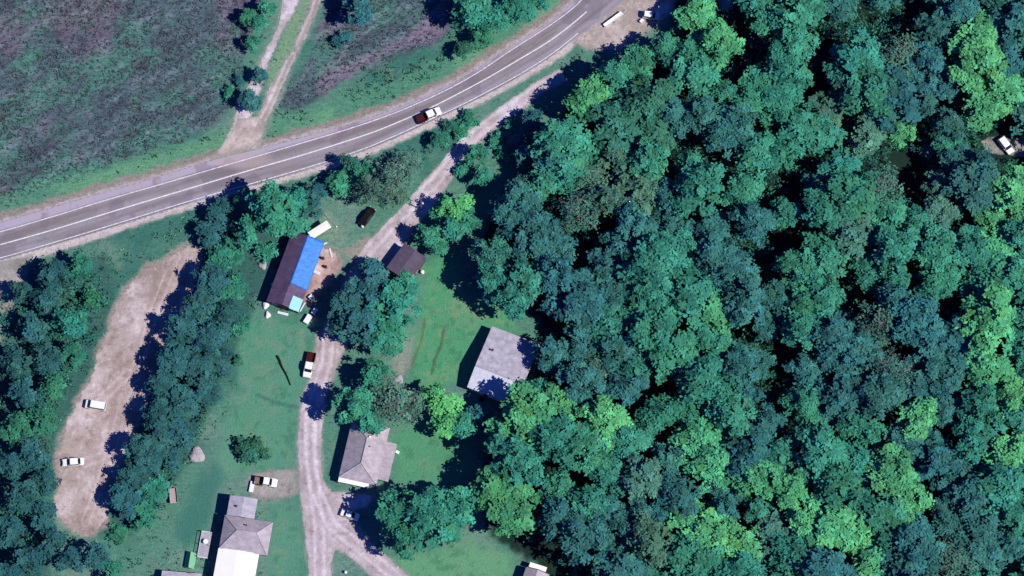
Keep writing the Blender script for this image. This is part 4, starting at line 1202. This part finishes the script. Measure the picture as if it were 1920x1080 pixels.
# --- white canopy off the house
A = px2w(597, 442, 2.3); B = px2w(620, 420, 2.3); mid = px2w(600, 430, 2.3)
cdir = px2w(618, 419, 2.3) - px2w(583, 441, 2.3)
cn = empty('canopy', Vector((mid.x, mid.y, 0)), math.atan2(cdir.y, cdir.x))
tag(cn, 'white rectangular canopy off the upper end of the blue tarped house', 'canopy')
vs, fs = roof_solid([(-2.7, -.95, 2.25), (2.4, -.95, 2.25), (2.4, .0, 2.4), (2.4, .95, 2.25), (-2.7, .95, 2.25), (-2.7, 0, 2.4)], [(0, 1, 2, 5), (5, 2, 3, 4)], .06)
MB().add(vs, fs).build('top', M_WHITE_ROOF, cn)
for sx in (-2.55, 2.25):
    for sy in (-.85, .85): MB().tube((sx, sy, 0), (sx, sy, 2.2), .04, .04, 8).build('post', M_METAL, cn)

# ---------------------------------------------------------------- vehicles
def ring(x, w_, z0, z1, ch=.1):
    h = w_ / 2
    return [(x, -h + ch * .6, z0), (x, h - ch * .6, z0), (x, h, z0 + ch), (x, h, z1 - ch), (x, h - ch, z1), (x, -h + ch, z1), (x, -h, z1 - ch), (x, -h, z0 + ch)]
def wheels(root, xs, w_, r=.34):
    for x in xs:
        for s in (-1, 1):
            wh = MB().tube((x, s * (w_ / 2 - .22), r), (x, s * (w_ / 2 + .01), r), r, r, 18).build('wheel', M_RUBBER, root)
            MB().tube((x, s * (w_ / 2 + .0), r), (x, s * (w_ / 2 + .03), r), r * .6, r * .55, 14).build('rim', M_RIM, wh)
def lamps(root, xf, xb, w_, z=.72):
    for s in (-1, 1):
        MB().box((xf - .03, s * (w_ / 2 - .28), z), (.12, .34, .16), ch=.03).build('headlight', M_LAMP, root)
        MB().box((xb + .03, s * (w_ / 2 - .16), z + .05), (.1, .22, .24), ch=.03).build('tail_light', M_TAIL, root)
def mirrors(root, x, w_, z, mat):
    for s in (-1, 1):
        MB().box((x, s * (w_ / 2 + .1), z), (.12, .2, .15), ch=.03).build('mirror', mat, root)

def greenhouse(root, x0, x1, w_, z0, z1, rake_f=.55, rake_b=.35, body=None):
    # x1 = front; glass loft with a painted roof panel and pillars on top
    def rg(z, f, wi):
        a, b = x0 + rake_b * f, x1 - rake_f * f
        h = wi / 2; c = .12
        return [(a + c, -h, z), (b - c, -h, z), (b, -h + c * 1.6, z), (b, h - c * 1.6, z), (b - c, h, z), (a + c, h, z), (a, h - c, z), (a, -h + c, z)]
    gl = MB().loft([rg(z0 - .03, 0, w_ - .08), rg(z1 - .05, .92, w_ - .34)]).build('window_glass', M_GLASS, root)
    rf = MB().loft([rg(z1 - .06, .93, w_ - .32), rg(z1 - .01, .99, w_ - .34), rg(z1 + .015, 1.08, w_ - .52)]).build('roof', body, root)
    pl = MB()
    for s in (-1, 1):
        pl.tube((x1 - .04, s * (w_ / 2 - .12), z0 - .02), (x1 - rake_f * .93, s * (w_ / 2 - .2), z1 - .06), .04, .035, 6)
        pl.tube((x0 + .04, s * (w_ / 2 - .12), z0 - .02), (x0 + rake_b * .93, s * (w_ / 2 - .2), z1 - .06), .06, .05, 6)
        xm = (x0 + x1) / 2
        pl.tube((xm, s * (w_ / 2 - .05), z0 - .02), (xm, s * (w_ / 2 - .17), z1 - .06), .035, .035, 6)
    pl.build('pillar', body, root)

def place(px, py, head_px, name):
    """head_px: photo direction the front points to"""
    c = px2w(px, py, .8); a = px2w(px, py, 0); b = px2w(px + head_px[0], py + head_px[1], 0)
    return empty(name, Vector((c.x, c.y, 0)), math.atan2((b - a).y, (b - a).x))

def pickup(px, py, hd, label, paint, bedmat, bedliner, L=5.6, cap=False):
    o = place(px, py, hd, 'pickup_truck'); tag(o, label, 'pickup truck')
    W = 1.95; f = L / 2
    # front body: hood and cab base
    MB().loft([ring(f, W - .5, .42, .78, .08), ring(f - .12, W - .16, .34, .96), ring(f - .9, W, .32, 1.04), ring(f - 1.35, W, .32, 1.08), ring(.1 - .55, W, .32, 1.08)]).build('body', paint, o)
    greenhouse(o, -.62, f - 1.15, W, 1.08, 1.72, .6, .2, paint)
    # bed
    bd = MB(); xb = -f + .05; xe = -.68
    for s in (-1, 1): bd.box(((xb + xe) / 2, s * (W / 2 - .06), .75), (xe - xb, .12, .72), ch=.03)
    bd.box((xb + .05, 0, .75), (.1, W - .24, .66), ch=.02); bd.box((xe - .03, 0, .78), (.08, W - .24, .66), ch=.02)
    bb = bd.build('bed_side', bedmat, o)
    fl = MB().box(((xb + xe) / 2, 0, .52), (xe - xb - .1, W - .24, .1))
    for i in range(7): fl.box(((xb + xe) / 2, -W / 2 + .3 + i * .225, .585), (xe - xb - .2, .07, .03))
    fl.build('bed_floor', bedliner, o)
    MB().box((f + .02, 0, .48), (.16, W - .2, .2), ch=.05).build('bumper', M_RIM, o)
    MB().box((-f + .0, 0, .45), (.14, W - .2, .16), ch=.04).build('bumper', M_RIM, o)
    wheels(o, (f - .95, -f + 1.15), W, .38); lamps(o, f, -f, W, .74); mirrors(o, f - 1.75, W, 1.2, M_RUBBER)
    return o

def car(px, py, hd, label, paint, L=4.6, kind='sedan', W=1.8):
    o = place(px, py, hd, {'sedan': 'sedan_car', 'suv': 'suv_car', 'van': 'van'}[kind]); tag(o, label, 'van' if kind == 'van' else 'car')
    f = L / 2
    if kind == 'van':
        MB().loft([ring(f, W - .4, .4, .8), ring(f - .15, W - .1, .32, .98), ring(f - .75, W, .3, 1.08), ring(-f + .1, W, .3, 1.12), ring(-f, W - .2, .4, 1.0)]).build('body', paint, o)
        greenhouse(o, -f + .03, f - .62, W, 1.08, 1.9, .7, .12, paint)
    elif kind == 'suv':
        MB().loft([ring(f, W - .5, .42, .78), ring(f - .15, W - .12, .34, .96), ring(f - 1.1, W, .32, 1.06), ring(-f + .15, W, .32, 1.08), ring(-f, W - .2, .4, 1.0)]).build('body', paint, o)
        greenhouse(o, -f + .1, f - 1.0, W, 1.06, 1.72, .6, .3, paint)
    else:
        MB().loft([ring(f, W - .6, .36, .62), ring(f - .18, W - .16, .28, .78), ring(f - 1.2, W, .26, .92), ring(-f + .9, W, .26, .94), ring(-f + .12, W - .14, .3, .9), ring(-f, W - .4, .4, .8)]).build('body', paint, o)
        greenhouse(o, -f + .7, f - 1.0, W, .92, 1.42, .75, .65, paint)
    wheels(o, (f - .85, -f + .85), W, .33); lamps(o, f, -f, W, .66); mirrors(o, f - 1.5, W, 1.0, paint)
    return o

pickup(804, 216, (48, -22), 'white pickup with a brown bed driving on the highway', M_CAR_WHITE, M_CAR_BROWN, M_CAR_BROWN, 5.9)
pickup(580, 684, (-9, 40), 'white pickup with dark brown bed parked along the gravel drive', M_CAR_WHITE, M_CAR_BROWN, M_CAR_BROWN, 5.9)
pickup(498, 903, (40, 6), 'white fronted pickup with brown bed parked above the bottom grey house', M_CAR_WHITE, M_CAR_BROWN, M_WOOD, 5.2)
car(179, 760, (-30, -5), 'white van on the pinkish dirt lot, the upper of two vehicles', M_CAR_WHITE, 4.7, 'van', 1.95)
car(137, 866, (-40, 3), 'white sedan on the pinkish dirt lot, the lower of two vehicles', M_CAR_WHITE, 4.8, 'sedan', 1.8)
car(688, 406, (26, -36), 'black car parked on grass between the highway and the gravel drive', M_CAR_BLACK, 4.9, 'sedan', 1.85)
car(1886, 272, (20, 26), 'white vehicle in the small woodland clearing at the right edge', M_CAR_WHITE, 4.4, 'suv', 1.85)
car(1221, 29, (30, 4), 'white car with dark windows in the gravel yard at the top', M_CAR_WHITE, 3.9, 'suv', 1.7)
car(656, 965, (30, 10), 'white car half under the big trees at the drive fork', M_CAR_WHITE, 4.2, 'sedan', 1.75)

def trailer(px, py, hd, label, L, W, bedm, side=.35, tongue=1.2, sidemat=None):
    o = place(px, py, hd, 'flat_trailer'); tag(o, label, 'trailer')
    m = MB().box((0, 0, .62), (L, W, .1), ch=.02)
    m.build('deck', bedm, o)
    for s in (-1, 1): MB().box((0, s * (W / 2 - .03), .67 + side / 2), (L, .05, side), ch=.01).build('side_rail', sidemat or bedm, o)
    MB().tube((L / 2, -W * .3, .5), (L / 2 + tongue, 0, .45), .04).tube((L / 2, W * .3, .5), (L / 2 + tongue, 0, .45), .04).build('drawbar', M_METAL, o)
    for s in (-1, 1):
        MB().tube((-.2, s * (W / 2 - .12), .3), (-.2, s * (W / 2 + .06), .3), .3, .3, 14).build('wheel', M_RUBBER, o)
    return o
trailer(1150, 36, (34, -25), 'long narrow white trailer parked at the highway edge in the gravel yard', 5.2, .95, M_WHITE, .18, 1.3)
trailer(325, 929, (-3, -30), 'small pinkish flat trailer with pale side on grass left of the lawn', 3.4, 1.7, M_PINKISH, .4, .8, M_METAL)

# ---------------------------------------------------------------- yard things
def planks(px, py, L, W, hd, label, mat=M_WHITE, n=4, z=.0):
    o = place(px, py, hd, 'plank_stack'); tag(o, label, 'planks')
    m = MB(); rr = random.Random(px * 7)
    for k in range(2):
        for i in range(n):
            m.box((rr.uniform(-.08, .08), -W / 2 + (i + .5) * W / n, .05 + k * .09), (L * rr.uniform(.9, 1.0), W / n * .85, .07), rr.uniform(-.02, .02), .01)
    m.build('plank', mat, o)
def chest(px, py, L, W, H, hd, label, mat=M_WHITE, lid=M_WHITE, name='chest_freezer', cat='freezer'):
    o = place(px, py, hd, name); tag(o, label, cat)
    MB().box((0, 0, H * .45 + .03), (L, W, H * .88), ch=.04).build('body', mat, o)
    l = MB().box((0, 0, H * .95), (L + .05, W + .05, H * .1), ch=.03).build('lid', lid, o)
    MB().box((0, -W / 2 - .05, H * .93), (.3, .05, .05)).build('handle', M_METAL, l)
def barrel(px, py, label, mat, r=.32, h=.9):
    c = px2w(px, py, h * .6); o = empty('barrel', Vector((c.x, c.y, 0))); tag(o, label, 'barrel')
    m = MB()
    prof = [(0, r * .92), (.08, r), (h * .33, r), (h * .35, r * 1.05), (h * .37, r), (h * .64, r), (h * .66, r * 1.05), (h * .68, r), (h - .06, r), (h, r * .94)]
    m.loft([[(rr * math.cos(a), rr * math.sin(a), z) for a in [2 * math.pi * i / 16 for i in range(16)]] for z, rr in prof])
    m.build('body', mat, o, True); MB().tube((r * .5, 0, h), (r * .5, 0, h + .04), .05).build('bung', M_METAL, o)
chest(577, 598, 2.1, 1.15, .95, (10, -16), 'white chest on the grass at the left edge of the big tree shade', name='chest_freezer')
chest(590, 583, 1.4, .9, .85, (10, -16), 'white cabinet in tree shade just above the white chest', name='cabinet', cat='cabinet')
planks(530, 586, 2.6, .55, (20, 5), 'white planks laid below the end wall of the tarped house')
planks(620, 472, 2.2, .4, (5, 18), 'pale boards on bare soil right of the blue tarp, upper lot')
planks(593, 509, 1.8, .6, (14, 6), 'pale boards close against the right side of the blue tarp')
planks(609, 455, 1.1, .35, (10, -4), 'short white boards at the upper right corner of the blue tarp')
planks(567, 574, 2.4, .3, (-10, 18), 'long white boards beside the pale tarp corner')
planks(700, 912, 1.2, .4, (10, 4), 'short boards on the grass under the hip roofed house', M_WOOD)
chest(584, 557, 1.1, 1.0, .8, (4, 4), 'square white cabinet right of the pale tarp', name='cabinet', cat='cabinet')
def tarp_pile(px, py, rx, ry, h, label, mat, seed, name='covered_pile', cat='covered pile'):
    c = px2w(px, py, h * .5); o = empty(name, Vector((c.x, c.y, 0))); tag(o, label, cat)
    rr = np.random.RandomState(seed); V = []; F = []; n, k = 20, 6
    for j in range(k + 1):
        f = j / k
        for i in range(n):
            a = 2 * math.pi * i / n
            q = (1 - f ** 1.6) * (1 + .16 * math.sin(3 * a + seed) + rr.uniform(-.05, .05)) + (.0 if j < k else 0)
            V.append((rx * q * math.cos(a), ry * q * math.sin(a), h * (1 - (1 - f) ** 2.0) + rr.uniform(-.05, .05) * (j > 0)))
    for j in range(k):
        for i in range(n): F.append((j * n + i, j * n + (i + 1) % n, (j + 1) * n + (i + 1) % n, (j + 1) * n + i))
    F.append(tuple(range(k * n, k * n + n)))
    m = MB(); m.v = V; m.f = F
    m.build('cover', mat, o)
    rp = MB()
    for i in range(10):
        a0, a1 = 2 * math.pi * i / 10, 2 * math.pi * (i + 1) / 10
        rp.tube((rx * 1.02 * math.cos(a0), ry * 1.02 * math.sin(a0), .12), (rx * 1.02 * math.cos(a1), ry * 1.02 * math.sin(a1), .12), .03, .03, 5)
    rp.build('rope', M_WOOD, o)
tarp_pile(498, 572, .75, .85, .7, 'white covered heap left of the tarped house, the upper of two', M_WHITE, 1)
tarp_pile(502, 590, .6, .85, .6, 'white covered heap left of the tarped house, the lower of two', M_WHITE, 2)
tarp_pile(369, 852, 1.7, 1.9, .9, 'pale heap under sheeting by the tree belt left of the lawn', M_WALL_GREY, 3)
tarp_pile(748, 711, 1.0, 1.0, .4, 'low pale heap on bare soil left of the wide pale roof', M_RF_PALE, 4)
tarp_pile(493, 497, .9, 1.0, .5, 'pale heap at the left edge of the tarped house shade', M_WALL_GREY, 5)
barrel(792, 510, 'white barrel at the lower right corner of the dark barn', M_WHITE, .42, .95)
barrel(511, 533, 'white barrel against the left wall of the tarped house, upper one', M_WHITE)
barrel(516, 551, 'white barrel against the left wall of the tarped house, lower one', M_WHITE)
barrel(611, 500, 'rusty barrel on bare soil near the blue tarp, left of the tree shade', M_RUST)
barrel(606, 484, 'rusty barrel on bare soil near the blue tarp, close to the boards', M_RUST)
barrel(862, 534, 'white barrel alone on the lawn beside the woods', M_WHITE)
barrel(680, 424, 'white barrel at the lower end of the black car', M_WHITE, .36, .9)
barrel(736, 841, 'white drum by the right wall of the hip roofed house', M_WHITE, .4, .8)
barrel(648, 1073, 'white barrel on the grass wedge in the drive fork', M_WHITE, .3, .7)
chest(714, 867, 1.7, 1.0, .9, (10, -3), 'white box on the right side of the hip roofed house', name='storage_box', cat='box')
chest(745, 847, .8, .6, .6, (5, 3), 'small white box right of the white drum', name='storage_box', cat='box')
chest(606, 634, 1.0, .6, .6, (8, -3), 'small white box at the top of the lower gravel drive', name='storage_box', cat='box')
chest(903, 748, .9, .8, .7, (6, 4), 'dark box below the wide pale roof', M_WOOD_DARK, M_WOOD_DARK, 'storage_box', 'box')
chest(1203, 38, .9, .6, .7, (6, -6), 'small white box beside the car in the gravel yard', name='storage_box', cat='box')
chest(472, 912, .9, 2.4, .6, (6, 1), 'long white box behind the pickup above the grey house', name='storage_box', cat='box')

# green canvas shelter
c = px2w(356, 1050, 1.0); o = empty('canvas_tent', Vector((c.x, c.y, 0)), R(-8)); tag(o, 'pale green ridge tent left of the bright white roof', 'tent')
vs, fs = roof_solid([(-1.15, -1.8, .05), (0, -1.8, 1.7), (1.15, -1.8, .05), (1.15, 1.8, .05), (0, 1.8, 1.7), (-1.15, 1.8, .05)], [(0, 1, 4, 5), (1, 2, 3, 4)], .03)
MB().add(vs, fs).build('canvas', M_TARP_GREEN, o)
MB().tube((0, -1.75, 0), (0, -1.75, 1.66), .035).tube((0, 1.75, 0), (0, 1.75, 1.66), .035).build('pole', M_WOOD, o)
# deck left of the grey house
c = px2w(384, 1022, .5); o = empty('wooden_deck', Vector((c.x, c.y, 0)), R(-9)); tag(o, 'raised grey deck with white rails against the left wall of the grey house', 'deck')
dk = MB()
for i in range(16): dk.box((0, -2.8 + i * .37, .5), (2.2, .33, .06))
dk.build('board', M_RF_PALE, o)
rl = MB()
for yy in (-2.9, 2.9): rl.box((0, yy, 1.3), (2.2, .08, .08)).box((0, yy, .95), (2.2, .05, .05))
rl.box((-1.08, 0, 1.3), (.08, 5.8, .08))
rl.build('railing', M_WHITE, o)
for sx in (-1.05, 1.05):
    for sy in (-2.85, 0, 2.85): MB().box((sx, sy, .62), (.1, .1, 1.35)).build('post', M_WHITE, o)
tb = place(386, 1016, (4, 0), 'round_table'); tag(tb, 'round white table standing on the grey deck', 'table'); tb.location.z = .53
MB().tube((0, 0, .70), (0, 0, .76), .55, .55, 20).build('table_top', M_WHITE, tb); MB().tube((0, 0, 0), (0, 0, .7), .05).box((0, 0, .03), (.6, .6, .05)).build('base', M_METAL, tb)
# shed at the bottom edge
c = px2w(340, 1082, 2.0); o = empty('garden_shed', Vector((c.x, c.y, 0)), R(-5)); tag(o, 'pale roofed low shed cut by the bottom edge under the green tent', 'shed')
walls(o, -4.2, 4.2, -1.2, 1.0, 1.9, M_WALL_GREY)
vs, fs = roof_solid([(-4.4, -1.4, 2.3), (4.4, -1.4, 2.3), (4.4, 1.15, 1.95), (-4.4, 1.15, 1.95)], [(0, 1, 2, 3)], .08)
MB().add(vs, fs).build('roof', M_RF_PALE, o); door(o, 1.5, 1.0, 'n')

# fallen log
p, q = px2w(520, 668, .2), px2w(546, 722, .2)
o = empty('fallen_log', Vector((p.x, p.y, 0))); tag(o, 'long dark fallen log lying on the lawn left of the gravel drive', 'log')
v = q - p; v.z = 0; m = MB(); n = 7
for i in range(n):
    a = v * (i / n) + Vector((.12 * math.sin(i * 1.7), .1 * math.cos(i * 2.1), .2)); b = v * ((i + 1) / n) + Vector((.12 * math.sin((i + 1) * 1.7), .1 * math.cos((i + 1) * 2.1), .2))
    m.tube(a, b, .24 - i * .02, .24 - (i + 1) * .02, 8)
m.build('trunk', M_WOOD_DARK, o)
br = MB().tube(v * .3 + Vector((0, 0, .2)), v * .3 + Vector((-.7, .5, .5)), .06, .02, 5).tube(v * .6 + Vector((0, 0, .2)), v * .6 + Vector((.6, .3, .45)), .05, .02, 5)
br.build('branch', M_WOOD_DARK, o)
# pale pole on the ground by the canopy
p, q = px2w(608, 400, .08), px2w(631, 425, .08)
o = empty('fallen_pole', Vector((p.x, p.y, 0))); tag(o, 'thin pale pole lying on grass above the white canopy', 'pole')
v = q - p; v.z = 0
MB().tube(Vector((0, 0, .09)), v + Vector((0, 0, .09)), .09, .06, 8).build('shaft', M_RF_PALE, o)
MB().box((v.x, v.y, .12), (.3, .3, .18), ch=.03).build('cap', M_WHITE, o)

# utility poles with lines
def upole(px, py, label, rz, lamp=True, H=8.5):
    c = px2w(px, py, 0); o = empty('utility_pole', Vector((c.x, c.y, 0)), rz); tag(o, label, 'utility pole')
    MB().tube((0, 0, -.2), (0, 0, H), .15, .1, 10).build('pole', M_WOOD, o)
    ca = MB().box((0, 0, H - .6), (2.0, .1, .12), ch=.01).build('crossarm', M_WOOD, o)
    for sx in (-.9, 0, .9): MB().tube((sx, 0, H - .54), (sx, 0, H - .36), .05, .04, 8).build('insulator', M_METAL, ca)
    if lamp:
        ar = MB().tube((0, 0, H - 1.6), (0, -.8, H - 1.3), .03).build('lamp_arm', M_METAL, o)
        MB().box((0, -.95, H - 1.32), (.3, .45, .14), ch=.04).build('lamp_head', M_WHITE, ar)
    return o
u1 = upole(790, 392, 'utility pole with white lamp beside the gravel drive above the barn', R(30))
